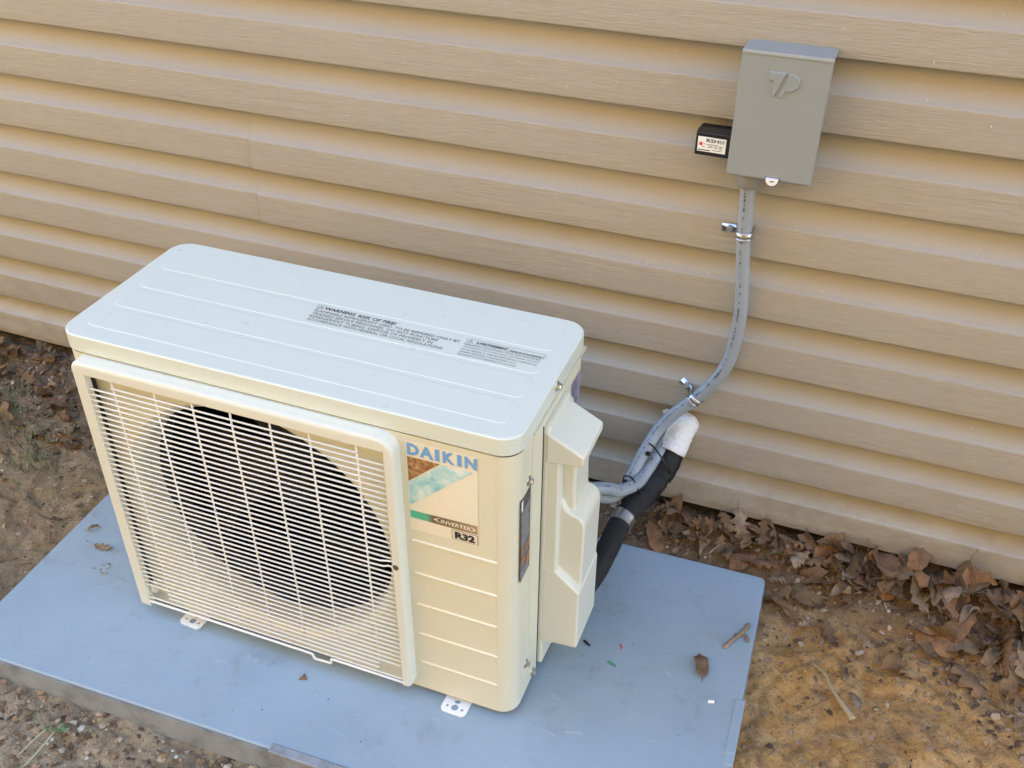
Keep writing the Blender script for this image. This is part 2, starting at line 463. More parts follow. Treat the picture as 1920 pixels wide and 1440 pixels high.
# ------------------------------------------------------------------ house wall: lap siding
YL = .5243; P = .1048; ZT = .8952
wall = thing("house_wall", "tan vinyl lap siding wall with embossed wood grain behind the outdoor unit", "wall", (.9, YL, 0))
prof = [(.012, .004), (.0118, .0008), (.0105, -.0002), (.0012, -.0003), (.0002, .0006), (0, .002),
        (.0010, .020), (.0020, .040), (.0026, .0530), (.0029, .0556)]
prof += [(.0036, .0562), (.0062, .0584), (.0098, .0620), (.0132, .0664), (.0162, .0718), (.0186, .0782), (.0203, .0855), (.0212, .0950), (.0214, .1128)]
def course(z0, x0, x1, proud=0.0, seed=0):
    n = max(2, int((x1-x0)/.07)); vs = []; fs = []
    xs_c = sorted([x0+(x1-x0)*i/n for i in range(n+1)]+[x0+.0015, x1-.0015, x0+.004, x1-.004]); n += 4
    for x in xs_c:
        wv = .0009*noise.noise((x*2.2, seed*3.1, 0)); wz = .0010*noise.noise((x*1.3, seed*1.7, 5))
        for dy, dz in prof:
            vs.append((x, YL+dy-proud+wv*(1 if dz < .0558 else .4), z0+dz+wz))
    m_ = len(prof)
    for i in range(n):
        for k in range(m_-1):
            a = i*m_+k; fs.append((a, a+m_, a+m_+1, a+1))
    me = bpy.data.meshes.new("siding_plank"); me.from_pydata(vs, [], fs); me.materials.append(M_SIDING)
    me.shade_smooth(); me.set_sharp_from_angle(angle=math.radians(62))
    o = obj("siding_plank", me, parent=wall); world_parent(o, wall)
    sol = o.modifiers.new("thick", 'SOLIDIFY'); sol.thickness = .0011; sol.offset = -1
    return o
for k in range(-80, 9):
    z0 = ZT-P*k
    if k in (3, 4):
        course(z0, -6, .02, 0, k); course(z0-.0008, -.0055 + (.002 if k == 4 else 0), 8, .0024, k)
    else:
        course(z0, -6, 8, 0, k)
bm = bmesh.new(); box(bm, -6, 8, YL+.029, YL+.20, -.02, 8.6)
o = obj("sheathing", bm, mat("house_sheathing", (.03, .03, .03), .9), wall); world_parent(o, wall)
bm = bmesh.new(); box(bm, -6, 8, YL+.029, YL+.19, -.5, -.0205)
tag(obj("foundation", bm, M_CONC, wall)); world_parent(bpy.data.objects["foundation"], wall)

# ------------------------------------------------------------------ unseen house added opposite to bounce warm sunlight and block the low sky
NBH, NBY = 8.8, -7.0
nb = thing("added_bounce_house", "unseen tan house added behind the camera to bounce warm light onto the unit", "house", (.5, NBY, 0))
bm = bmesh.new(); box(bm, -17, 18, NBY-6, NBY, -.4, NBH)
o = obj("wall", bm, M_BOUNCE, nb); world_parent(o, nb)
bm = bmesh.new(); prism(bm, [(NBY+.45, NBH+.02), (NBY-3, NBH+1.8), (NBY-6.45, NBH+.02)], lambda p: (-17.4, p[0], p[1]), lambda p: (18.4, p[0], p[1]))
o = obj("roof", bm, mat("dark_shingles", (.05, .045, .04), .9), nb); world_parent(o, nb)

# ------------------------------------------------------------------ pad
pad = thing("equipment_pad", "flat blue grey composite pad under the outdoor unit", "equipment pad", (PX, PY, 0), rz=PYAW)
PZ = -.056
bm = bmesh.new()
top = rrect(-PLA, 0, -PLB, 0, .010, 4)
lip = .0025
a0 = [bm.verts.new((x, y, PZ)) for x, y in rrect(-PLA-.004, .004, -PLB-.004, .004, .012, 4)]
a1 = [bm.verts.new((x, y, -.007)) for x, y in rrect(-PLA-.001, .001, -PLB-.001, .001, .011, 4)]
n = len(a0)
for i in range(n): bm.faces.new((a0[i], a0[(i+1) % n], a1[(i+1) % n], a1[i]))
bm.faces.new(a0[::-1]); bm.faces.new(a1)
obj("pad_edge", bm, M_PADSIDE, pad, smooth=40)
bm = bmesh.new(); prism(bm, top, lambda p: (p[0], p[1], -.0069), lambda p: (p[0], p[1], 0))
obj("pad_top", bm, M_PAD, pad, bevel=.004, seg=3)
# moulded rim strips let into the edges
bm = bmesh.new(); box(bm, -.655, -.02, -PLB-.0065, -PLB+.010, -.030, .0022)
obj("edge_strip", bm, M_PADSIDE, pad, bevel=.003)
bm = bmesh.new(); box(bm, -.011, .0050, -.400, -.275, -.034, .0018)
obj("edge_strip", bm, M_PAD, pad, bevel=.002)

# ------------------------------------------------------------------ outdoor unit
W, D, H = .7007, .2939, .55
unit = thing("air_conditioner_unit", "ivory outdoor air conditioner with round fan behind a wire grille on the grey pad", "air conditioner", (W/2, D/2, 0))
def up(name, bm, m, bevel=0, seg=3, smooth=None, parent=None):
    o = obj(name, bm, m, parent or unit, smooth=smooth, bevel=bevel, seg=seg)
    if parent is None: world_parent(o, unit)
    return o
B0, B1 = .012, .5192
IN = .0022
FC = (.287, .262); FR = .226
# front panel: flat sheet with the fan opening, wrapping both rounded corners
def front_panel():
    bm = bmesh.new()
    x0, x1 = .028, W-.030
    outer = [(x0, B0), (x1, B0), (x1, B1), (x0, B1)]
    vs = [bm.verts.new((x, IN, z)) for x, z in outer]
    es = [bm.edges.new((vs[i], vs[(i+1) % 4])) for i in range(4)]
    n = 72; cv = [bm.verts.new((FC[0]+FR*math.cos(2*math.pi*k/n), IN, FC[1]+FR*math.sin(2*math.pi*k/n))) for k in range(n)]
    es += [bm.edges.new((cv[k], cv[(k+1) % n])) for k in range(n)]
    bmesh.ops.triangle_fill(bm, edges=es, use_beauty=True)
    # drop triangles inside the opening
    kill = [f for f in bm.faces if (f.calc_center_median().x-FC[0])**2+(f.calc_center_median().z-FC[1])**2 < (FR*.97)**2 and all(((v.co.x-FC[0])**2+(v.co.z-FC[1])**2) < (FR*1.01)**2 for v in f.verts)]
    bmesh.ops.delete(bm, geom=kill, context='FACES_ONLY')
    return bm
o = up("front_panel", front_panel(), M_IVORY)
def wrap(cx, cy, r, a0, a1, tail0=None, tail1=None, z0=B0, z1=B1, rb=.02):
    """vertical strip following a rounded corner in plan, lower rim rolled"""
    pts = []
    if tail0: pts.append(tail0)
    for i in range(9):
        a = math.radians(a0+(a1-a0)*i/8); pts.append((cx+r*math.cos(a), cy+r*math.sin(a)))
    if tail1: pts.append(tail1)
    bm = bmesh.new()
    lo = [bm.verts.new((x, y, z0)) for x, y in pts]; hi = [bm.verts.new((x, y, z1)) for x, y in pts]
    for i in range(len(pts)-1): bm.faces.new((lo[i], lo[i+1], hi[i+1], hi[i]))
    return bm
R_ = .030
up("front_corner", wrap(W-IN-R_+.002, IN+R_-.002, R_-.002, -90, 0, (W-.030, IN), (W-IN, .102)), M_IVORY, smooth=60)
up("front_corner", wrap(.028+IN, IN+.028, .028, -90, -180, None, (IN, .10)), M_IVORY, smooth=60)
# sides, back, bottom
bm = bmesh.new(); box(bm, W-.02, W-IN-.0008, .1045, D-.028, B0+.01, B1)
up("side_panel", bm, M_IVORY, bevel=.0012)
bm = bmesh.new(); prism(bm, rrect(IN, W-IN, .06, D-.004, .026), lambda p: (p[0] if p[0] < W-.03 else p[0]-.0016, p[1], B0+.012), lambda p: (p[0] if p[0] < W-.03 else p[0]-.0016, p[1], B1-.002))
# back shell: hollow, open to the front
bm.free(); bm = bmesh.new()
pl = [(W-IN-.001, .10)] + [p for p in rrect(IN, W-IN-.001, .06, D-.003, .026)[7:21]] + [(IN, .098)]
lo = [bm.verts.new((x, y, B0+.004)) for x, y in pl]; hi = [bm.verts.new((x, y, B1)) for x, y in pl]
for i in range(len(pl)-1): bm.faces.new((lo[i], lo[i+1], hi[i+1], hi[i]))
up("rear_shell", bm, M_IVORY, smooth=50)
bm = bmesh.new(); prism(bm, rrect(.006, W-.006, .006, D-.006, .026), lambda p: (p[0], p[1], B0+.001), lambda p: (p[0], p[1], B0+.005))
up("base_tray", bm, M_IVORY)
# lid with pressed panels
lid = up("lid", (lambda b: (prism(b, rrect(0, W, 0, D, .032, 9), lambda p: (p[0], p[1], .5205), lambda p: (p[0], p[1], H)), b)[1])(bmesh.new()), M_LID_SKYTINT, bevel=.0030, seg=4)
for y0, y1 in ((.029, .081), (.087, .139), (.145, .197), (.203, .268)):
    bm = bmesh.new(); z = H
    A = [bm.verts.new((x, y, z-.0002)) for x, y in rrect(.027, .674, y0, y1, .012, 5)]
    B = [bm.verts.new((x, y, z+.0007)) for x, y in rrect(.0290, .6720, y0+.0020, y1-.0020, .0100, 5)]
    n = len(A)
    for i in range(n): bm.faces.new((A[i], A[(i+1) % n], B[(i+1) % n], B[i]))
    bm.faces.new(B)
    o = up("pressed_panel", bm, M_LID_SKYTINT, parent=lid)
    o.matrix_parent_inverse = Matrix.Translation(-Vector((0, 0, 0)))
    o.parent = lid; o.matrix_parent_inverse = Matrix.Identity(4)
bm = bmesh.new(); prism(bm, rrect(.004, W-.004, .004, D-.004, .03), lambda p: (p[0], p[1], .5188), lambda p: (p[0], p[1], .5212))
up("seam", bm, M_SEAM)
# bellmouth, throat and fan
bm = bmesh.new(); revolve(bm, [(FR+.001, -.0002), (FR-.0005, .0012), (FR-.004, .0055), (FR-.009, .0085), (FR-.0125, .016), (FR-.014, .030), (FR-.014, .052)], (FC[0], IN, FC[1]), n=72)
up("bellmouth", bm, M_IVORY, smooth=60)
M_HOUS = mat("throat_shade_grey", (.05, .05, .048), .5)  # throat steps from ivory to near black, painting shade that deepens inward
bm = bmesh.new(); revolve(bm, [(FR-.0139, .052), (FR-.0139, .085)], (FC[0], IN, FC[1]), n=72)
up("fan_throat", bm, M_HOUS, smooth=60)
bm = bmesh.new(); r_ = revolve(bm, [(FR-.0139, .085), (FR-.0139, .20)], (FC[0], IN, FC[1]), n=72)
bm.faces.new(r_[-1]); up("fan_housing", bm, M_DARK)
fan = bmesh.new()
revolve(fan, [(.0001, -.012), (.030, -.010), (.042, .0), (.045, .03)], (FC[0], .105, FC[1]), n=24)
fan_o = up("fan_hub", fan, M_BLADE, smooth=50)
for k in range(3):
    bm = bmesh.new(); rows = []
    for i in range(9):
        rr = .042+(.203-.042)*i/8
        row = []
        for j in range(7):
            a = math.radians(20+k*120 + (j/6)*(58+10*i/8) + 26*i/8)
            yy = .075 + .062*(1-j/6) + .010*math.sin(j/6*math.pi)
            row.append(bm.verts.new((FC[0]+rr*math.cos(a), yy, FC[1]+rr*math.sin(a))))
        rows.append(row)
    for i in range(8):
        for j in range(6): bm.faces.new((rows[i][j], rows[i][j+1], rows[i+1][j+1], rows[i+1][j]))
    up("fan_blade", bm, M_BLADE, smooth=0)
# motor bracket glimpsed behind the fan
bm = bmesh.new(); box(bm, .372, .392, .165, .172, .05, .49); box(bm, .41, .43, .165, .172, .05, .49)
up("motor_bracket", bm, mat("bracket_grey", (.06, .06, .06), .5), bevel=.001)

# grille: frame, wires
def frame():
    bm = bmesh.new()
    xo0, xo1, zt, zb = .0300, .5362, .5190, .034
    xi0, xi1, zi = .0520, .5238, .4998
    O = [(xo0, zb-.010)]; I = [(xi0, zb-.010)]
    for x, z in ((xo0, .2), (xo0, .40), (xo0, .490), (xo0, zi)): O.append((x, z)); I.append((xi0, z))
    rl = .013
    for i in range(7):
        a = math.radians(180-90*i/6); O.append((xo0+rl+rl*math.cos(a), zt-rl+rl*math.sin(a)-.001)); I.append((xi0, zi))
    for x in (.10, .2, .3, .4, .48): O.append((x, zt)); I.append((x, zi))
    rr = .024
    for i in range(9):
        a = math.radians(90-90*i/8); O.append((xo1-rr+rr*math.cos(a), zt-rr+rr*math.sin(a))); I.append((xi1, zi))
    for z in (zi-.02, .4, .3, .2, zb+.02, zb): O.append((xo1, z)); I.append((xi1, z))
    cs = [(0, .003), (0, -.0140), (.0004, -.0170), (.0016, -.0192), (.0036, -.0206), (.0060, -.0210), (.0070, -.0211), (None, -.0212), (None, -.010)]
    rows = []
    for (ox, oz), (ix, iz) in zip(O, I):
        d = Vector((ix-ox, iz-oz)); L = d.length; d.normalize(); row = []
        for nn, y in cs:
            q = L if nn is None else min(nn, L*.9)
            row.append(bm.verts.new((ox+d.x*q, y, oz+d.y*q)))
        rows.append(row)
    for a, b in zip(rows, rows[1:]):
        for k in range(len(cs)-1): bm.faces.new((a[k], a[k+1], b[k+1], b[k]))
    for row in (rows[0], rows[-1]): bm.faces.new(row)
    bmesh.ops.remove_doubles(bm, verts=bm.verts, dist=1e-6)
    return bm
gr = up("grille_frame", frame(), M_PLAST, smooth=26)
WR = .00145
def wire_bm(pts, r=WR, n=6):
    bm = bmesh.new(); tube(bm, pts, r, n); return bm
def hwire_mesh(x0, x1):
    bm = wire_bm([(x0, 0, 0), ((x0+x1)/2, 0, 0), (x1, 0, 0)]); me = bpy.data.meshes.new("grille_wire"); bm.to_mesh(me); bm.free()
    me.materials.append(M_WIRE); me.shade_smooth(); return me
full = hwire_mesh(.0520, .5260); part = hwire_mesh(.0945, .4835)
ZW = [(.4758-.01*k, full) for k in range(41)] + [(.4856, part), (.0657, part), (.0557, part), (.0445, full)]
for z, me_ in ZW:
    if abs(z-.2958) < 1e-4 or abs(z-.2858) < 1e-4: continue
    o = obj("grille_wire", me_, None, unit, loc=(0, -.0188, z)); world_parent(o, unit)
# the two wires that part round the release hole in the frame
up("grille_wire", wire_bm([(.052, -.0195, .2958), (.48, -.0195, .2958), (.503, -.0195, .2962), (.514, -.0195, .2995), (.527, -.0195, .3025)]), M_WIRE, smooth=0)
up("grille_wire", wire_bm([(.052, -.0195, .2858), (.49, -.0195, .2858), (.508, -.0195, .2868), (.516, -.0195, .2905), (.521, -.0195, .2905), (.5245, -.0195, .284), (.526, -.0195, .282)]), M_WIRE, smooth=0)
vm = wire_bm([(0, 0, .041), (0, 0, .27), (0, 0, .503)], .00145); me = bpy.data.meshes.new("grille_upright"); vm.to_mesh(me); vm.free(); me.materials.append(M_WIRE); me.shade_smooth()
for x in (.0955, .1670, .2290, .2905, .3525, .4125, .4825):
    o = obj("grille_upright", me, None, unit, loc=(x, -.0165, 0)); world_parent(o, unit)
up("grille_bottom_rail", wire_bm([(.052, -.020, .0352), (.360, -.020, .0360), (.3635, -.020, .0355), (.3655, -.020, .027), (.3675, -.020, .0255), (.3955, -.020, .0275), (.3970, -.020, .029), (.3975, -.020, .0375), (.4005, -.020, .0385), (.526, -.020, .0390)], .0021, 8), M_WIRE, smooth=0)
bm = bmesh.new(); revolve(bm, [(.0001, -.0002), (.0052, -.0002)], (.5283, -.0212, .2925), n=20)
for v in bm.verts: v.co.x = .5283+(v.co.x-.5283)*.85
up("release_hole", bm, mat("hole_shade_olive", (.10, .09, .05), .6))  # flat dark disc on the frame, coloured as the hole's shaded inside
# clips at the lower corners of the grille
bm = bmesh.new(); box(bm, .054, .090, -.006, IN+.001, .050, .058); box(bm, .054, .064, -.014, IN, .050, .070)
up("grille_clip", bm, M_PLAST, bevel=.0015)
bm = bmesh.new(); box(bm, .485, .523, -.006, IN+.001, .048, .056)
up("grille_clip", bm, M_PLAST, bevel=.0015)
bm = bmesh.new(); box(bm, .047, .0505, -.020, -.001, .06, .49); up("grille_spine", bm, M_BLACKPL)

# pressed ribs on the front
for i in range(5):
    z = .3316-.0644*i
    bm = bmesh.new()
    ring = rrect(.5435+.0004*i, .6725, z-.0032, z+.0032, .0031, 4)
    A = [bm.verts.new((x, IN+.0002, zz)) for x, zz in ring]
    ring2 = rrect(.5455+.0004*i, .6705, z-.0011, z+.0011, .0010, 4)
    B = [bm.verts.new((x, IN-.0022, zz)) for x, zz in ring2]
    n = len(A)
    for k in range(n): bm.faces.new((A[k], A[(k+1) % n], B[(k+1) % n], B[k]))
    bm.faces.new(B); up("pressed_rib", bm, M_IVORY, smooth=35)

# front badge
EX, EZ = (1, 0, 0), (0, 0, 1)
def badge():
    bm = bmesh.new(); y = IN-.0004
    poly_mesh(bm, (0, y, 0), EX, EZ, [(.5445, .5100), (.6460, .5100), (.6450, .3530), (.5445, .3530)])
    b = up("front_label", bm, M_LABELPALE)
    def sub(name, pts, m, dy=.0003):
        q = bmesh.new(); poly_mesh(q, (0, y-dy, 0), EX, EZ, pts)
        o = obj(name, q, m, b); return o
    sub("brown_triangle", [(.5462, .4835), (.5934, .4835), (.5462, .4405)], M_BROWN)
    sub("sky_band", [(.5462, .4385), (.5955, .4835), (.6400, .4835), (.5462, .3978)], M_SKYBAND)
    sub("colour_strip", [(.5455, .3885), (.6440, .3915), (.6440, .3755), (.5455, .3755)], M_STRIP)
    for i, ch in enumerate("DAIKIN"):
        w = (.0175, .0195, .0062, .0170, .0062, .0170)[i]; x = (.5470, .5650, .5868, .5975, .6178, .6280)[i]
        tm = text_mesh(ch, w, .0195, bold=.045)
        o = obj("letter", xform_mesh(tm, (x, y-.0006, .4870+.0008*i*.3), EX, EZ), M_BLUE, b)
    tm = text_mesh("INVERTER", .044, .0068, bold=.01, shear=.15)
    obj("lettering", xform_mesh(tm, (.5905, y-.0006, .3796), EX, EZ), M_WHITEINK, b)
    q = bmesh.new()
    poly_mesh(q, (0, y-.0006, 0), EX, EZ, [(.5795, .3834), (.5890, .3880), (.5882, .3865), (.5835, .3834), (.5882, .3806), (.5890, .3790)])
    poly_mesh(q, (0, y-.0006, 0), EX, EZ, [(.6425, .3834), (.6350, .3885), (.6355, .3868), (.6390, .3834), (.6355, .3800), (.6350, .3785)])
    obj("arrow_mark", q, M_WHITEINK, b)["kind"] = "stuff"
    q = bmesh.new()
    X0, X1, Z0, Z1, w = .6065, .6445, .3560, .3738, .0006
    for a in ((X0, X1, Z0, Z0+w), (X0, X1, Z1-w, Z1), (X0, X0+w, Z0, Z1), (X1-w, X1, Z0, Z1)):
        quad_mesh(q, (0, y-.0006, 0), EX, EZ, a[0], a[1], a[2], a[3])
    obj("outline", q, M_INK, b)
    tm = text_mesh("R32", .0295, .0128, bold=.05)
    obj("lettering", xform_mesh(tm, (.6108, y-.0006, .3585), EX, EZ), M_INK, b)
    b.matrix_parent_inverse = unit.matrix_basis.inverted()
badge()

# printed warnings on the lid
EY = (0, 1, 0)
def printed(lines, parent_name, tri, box_=None):
    par = None
    zt_ = H+.0010
    for (s, x, y, w, h, bold, m) in lines:
        tm = text_mesh(s, w, h, bold=bold)
        o = obj("printed_line", xform_mesh(tm, (x, y, zt_), EX, EY), m, lid)
    x, y, s = tri
    q = bmesh.new()
    def tri_ring(s0, s1, cx, cy):
        a = [bmv for bmv in ()]
    P0 = [(x, y), (x+s, y), (x+s/2, y+s*.9)]; c = (x+s/2, y+s*.32)
    P1 = [(c[0]+(a-c[0])*.74, c[1]+(b-c[1])*.74) for a, b in P0]
    for i in range(3):
        j = (i+1) % 3
        poly_mesh(q, (0, 0, zt_), EX, EY, [P0[i], P0[j], P1[j], P1[i]])
    poly_mesh(q, (0, 0, zt_), EX, EY, [(c[0]-s*.04, c[1]-s*.02), (c[0]+s*.04, c[1]-s*.02), (c[0]+s*.05, c[1]+s*.28), (c[0]-s*.05, c[1]+s*.28)])
    if box_:
        X0, X1, Y0, Y1 = box_; w = .0004
        for a in ((X0, X1, Y0, Y0+w), (X0, X1, Y1-w, Y1), (X0, X0+w, Y0, Y1), (X1-w, X1, Y0, Y1)):
            quad_mesh(q, (0, 0, zt_), EX, EY, *a)
    obj("warning_triangle", q, M_INKG, lid)
hh = .0059
printed([
    ("WARNING", .3265, .1873, .0500, .0078, .03, M_INK),
    ("RISK OF FIRE!", .3820, .1863, .0600, .0078, .022, M_INK),
    ("FLAMMABLE REFRIGERANT USED. TO BE REPAIRED ONLY BY", .3150, .1784, .2310, hh, 0, M_INK),
    ("TRAINED SERVICE PERSONNEL. DO NOT PUNCTURE", .3155, .1703, .2000, hh, 0, M_INK),
    ("REFRIGERANT TUBING. DISPOSE OF PROPERLY IN", .3160, .1622, .1950, hh, 0, M_INK),
    ("ACCORDANCE WITH FEDERAL OR LOCAL REGULATIONS.", .3160, .1541, .2150, hh, 0, M_INK)], "warning", (.3155, .1885, .0085), (.3135, .3250, .1870, .1985))
hh = .0034
printed([
    ("AVERTISSEMENT", .5680, .1846, .0480, .0058, .028, M_INK),
    ("RISQUE D'INCENDIE !", .6190, .1830, .0490, .0050, .018, M_INK),
    ("REFRIGERANT INFLAMMABLE UTILISE. DOIT ETRE REPARE", .5535, .1772, .1125, hh, 0, M_INKG),
    ("UNIQUEMENT PAR UN PERSONNEL D'ENTRETIEN QUALIFIE.", .5537, .1708, .1125, hh, 0, M_INKG),
    ("NE PAS PERCER LE TUBE DE REFRIGERANT. ELIMINER DE", .5540, .1644, .1110, hh, 0, M_INKG),
    ("MANIERE APPROPRIEE CONFORMEMENT AUX", .5540, .1580, .0830, hh, 0, M_INKG),
    ("REGLEMENTATIONS FEDERALES OU LOCALES", .5542, .1516, .0850, hh, 0, M_INKG)], "avertissement", (.5560, .1855, .0070), (.5535, .6685, .1828, .1935))

# screws
def screw(x, y, z, axis='x', r=.0058, parent=unit):
    bm = bmesh.new()
    revolve(bm, [(.0001, .0008), (r*1.25, .0008), (r*1.3, 0), (r*1.3, -.002)], (x, y, z), axis='x', n=18)
    rings = revolve(bm, [(r*.78, .0006), (r*.78, .0048), (r*.62, .0058), (.0001, .0058)], (x, y, z), axis='x', n=6)
    o = up("screw", bm, M_STEEL, smooth=35)
for y, z in ((.0480, .4510), (.0520, .0790), (.0835, .0225)): screw(W-IN+.0005, y, z)
screw(W+.0004, .1490, .5370)
# folded edge seams down the right side
bm = bmesh.new(); box(bm, W-.010, W-IN+.0010, .0600, .0612, .03, .515); up("fold_line", bm, M_IVORY)
bm = bmesh.new(); box(bm, W-.010, W-IN+.0006, .1028, .1046, B0, .500); up("seam", bm, M_SEAM)
bm = bmesh.new(); prism(bm, rrect(.062, D-.012, .5165, .5195, .0008, 2), lambda p: (W-.004, p[0], p[1]), lambda p: (W+.0006, p[0], p[1])); up("fold_line", bm, M_IVORY)

# caution sticker on the side
EYs = (0, 1, 0)
xs_ = W-IN+.0005
bm = bmesh.new(); poly_mesh(bm, (xs_, 0, 0), EYs, EZ, [(.0185, .2870), (.0560, .2870), (.0560, .4380), (.0185, .4380)])
st = up("caution_sticker", bm, mat("sticker_black", (.035, .037, .045), .35))
q = bmesh.new(); quad_mesh(q, (xs_+.0003, 0, 0), EYs, EZ, .0200, .0265, .418, .436); obj("white_patch", q, M_LABELW, st)
q = bmesh.new()
for i in range(44):
    z = .2885+.0029*i+.001; x1 = .054-rnd.random()*.007
    if 5 < i < 22 and i % 3 == 0: continue
    quad_mesh(q, (xs_+.0003, 0, 0), EYs, EZ, .0200 if i % 7 else .0300, x1, z, z+.0010)
obj("small_print", q, mat("print_grey", (.52, .54, .60), .5), st)
q = bmesh.new()
for a in ((.021, .034, .318, .332), (.036, .0545, .334, .346), (.040, .0545, .304, .322), (.020, .030, .340, .352)):
    quad_mesh(q, (xs_+.0006, 0, 0), EYs, EZ, *a)
obj("orange_patch", q, M_ORANGE, st)
# rating label near the rear corner
xr_ = W-IN-.0008+.0004
bm = bmesh.new(); poly_mesh(bm, (xr_, 0, 0), EYs, EZ, [(.2240, .410), (.2655, .410), (.2655, .4880), (.2240, .4880)])
rl_ = up("rating_label", bm, mat("rating_label_blue", (.27, .26, .38), .3))
q = bmesh.new()
for i in range(16):
    quad_mesh(q, (xr_+.0003, 0, 0), EYs, EZ, .228, .262-rnd.random()*.016, .414+.0045*i, .4155+.0045*i)
obj("small_print", q, mat("rating_print", (.10, .10, .16), .5), rl_)

# service cover on the right side: flange, front rim, handle wedge, grip recess and lower housing
def cover():
    def pz(poly, y0, y1, bm): prism(bm, poly, lambda p: (p[0], y0, p[1]), lambda p: (p[0], y1, p[1]))
    bm = bmesh.new()
    prism(bm, [(.1060, .020), (.1560, .012), (.2180, .012), (.2180, .470), (.1950, .497), (.1130, .497), (.1060, .488)],
          lambda p: (W-.004, p[0], p[1]), lambda p: (W+.0052, p[0], p[1]))
    c = up("service_cover", bm, M_PLAST, bevel=.003)
    def sub(name, build, bev=.004):
        b = bmesh.new(); build(b); return obj(name, b, M_PLAST, c, bevel=bev, seg=4)
    x0 = W+.0015
    # full-height rim at the front
    sub("front_rim", lambda b: pz([(x0, .070), (.7235, .0735), (.7215, .4400), (.7150, .4830), (x0, .4880)], .1065, .1290, b), .003)
    # handle wedge
    sub("handle_wedge", lambda b: pz([(x0, .4370), (.7500, .4435), (.7568, .4470), (.7565, .4610), (.7085, .4860), (x0, .4875)], .1050, .1940, b), .0035)
    # neck behind the grip
    sub("grip_neck", lambda b: pz([(x0, .30), (.7430, .30), (.7395, .38), (.7400, .455), (x0, .46)], .1300, .1960, b), .006)
    # upper part of the housing, set back, with a rolled shoulder
    sh = [(x0, .18), (.7592, .19), (.7592, .318)]
    for i in range(7):
        a = math.radians(10+70*i/6); sh.append((.7402+.019*math.cos(a), .3170+.022*math.sin(a)))
    sh += [(.7310, .3440), (.7225, .3620), (x0, .368)]
    sub("upper_housing", lambda b: pz(sh, .1205, .2010, b), .004)
    # lower part, proud of the grip recess, with the bevelled ledge
    sub("lower_housing", lambda b: pz([(x0, .0740), (.7620, .0790), (.7612, .2000), (.7215, .2350), (x0, .238)], .1060, .2015, b), .004)
    sub("foot_tab", lambda b: pz([(x0, .050), (.7120, .052), (.7120, .078), (x0, .078)], .128, .140, b), .0015)
cover()

# mounting feet
for fx, rz in ((.1235, -.06), (.6050, -.02)):
    bm = bmesh.new()
    out = [(-.021, .030), (.021, .030), (.021, -.0125)]
    for i in range(5):
        a = math.radians(-90*i/4); out.append((.0125+.0085*math.cos(a), -.0140+.0085*math.sin(a)))
    for i in range(5):
        a = math.radians(-90-90*i/4); out.append((-.0125+.0085*math.cos(a), -.0140+.0085*math.sin(a)))
    es = []
    vs = [bm.verts.new((x, y, 0)) for x, y in out]; es += [bm.edges.new((vs[i], vs[(i+1) % len(vs)])) for i in range(len(vs))]
    for hx, hy, hr, nn in ((0, -.010, .0058, 20), (-.0125, -.0105, .0023, 10), (.0125, -.0105, .0023, 10), (0, .0015, .0042, 6)):
        hv = [bm.verts.new((hx+hr*1.3*math.cos(2*math.pi*k/nn) if nn == 6 else hx+hr*math.cos(2*math.pi*k/nn), hy+hr*math.sin(2*math.pi*k/nn), 0)) for k in range(nn)]
        es += [bm.edges.new((hv[k], hv[(k+1) % nn])) for k in range(nn)]
    holes = [(0, -.010, .0058), (-.0125, -.0105, .0023), (.0125, -.0105, .0023), (0, .0015, .0045)]
    bmesh.ops.triangle_fill(bm, edges=es, use_beauty=True)
    kill = [f for f in bm.faces if any((f.calc_center_median().x-h[0])**2+(f.calc_center_median().y-h[1])**2 < h[2]**2*.9 and all((v.co.x-h[0])**2+(v.co.y-h[1])**2 < (h[2]*1.42)**2 for v in f.verts) for h in holes)]
    bmesh.ops.delete(bm, geom=kill, context='FACES')
    ext = bmesh.ops.extrude_face_region(bm, geom=bm.faces[:])
    for g_ in ext['geom']:
        if isinstance(g_, bmesh.types.BMVert): g_.co.z += .0022
    for v in bm.verts:
        v.co = Vector((fx+v.co.x*math.cos(rz)-v.co.y*math.sin(rz), .001+v.co.x*math.sin(rz)+v.co.y*math.cos(rz), v.co.z+.0006))
    up("mounting_foot", bm, M_FOOT)
    bm = bmesh.new(); box(bm, fx-.019, fx+.019, .020, .24, .0006, .0135); up("foot_rail", bm, M_FOOT, bevel=.002)

# ------------------------------------------------------------------ disconnect box on the wall
dbx = thing("disconnect_box", "grey metal electrical disconnect box with an embossed emblem, mounted on the siding", "electrical box", (.898, YL, .70))
def dp(name, bm, m, bevel=0, seg=3, smooth=None, parent=None):
    o = obj(name, bm, m, parent or dbx, smooth=smooth, bevel=bevel, seg=seg)
    if parent is None: world_parent(o, dbx)
    return o
YF = .4680
bm = bmesh.new(); prism(bm, [(YF+.004, .7300), (YL+.012, .7300), (YL+.012, .9045), (YF+.004, .9035)], lambda p: (.8425, p[0], p[1]), lambda p: (.9545, p[0], p[1]))
dp("enclosure", bm, M_BOX, bevel=.0015)
bm = bmesh.new()
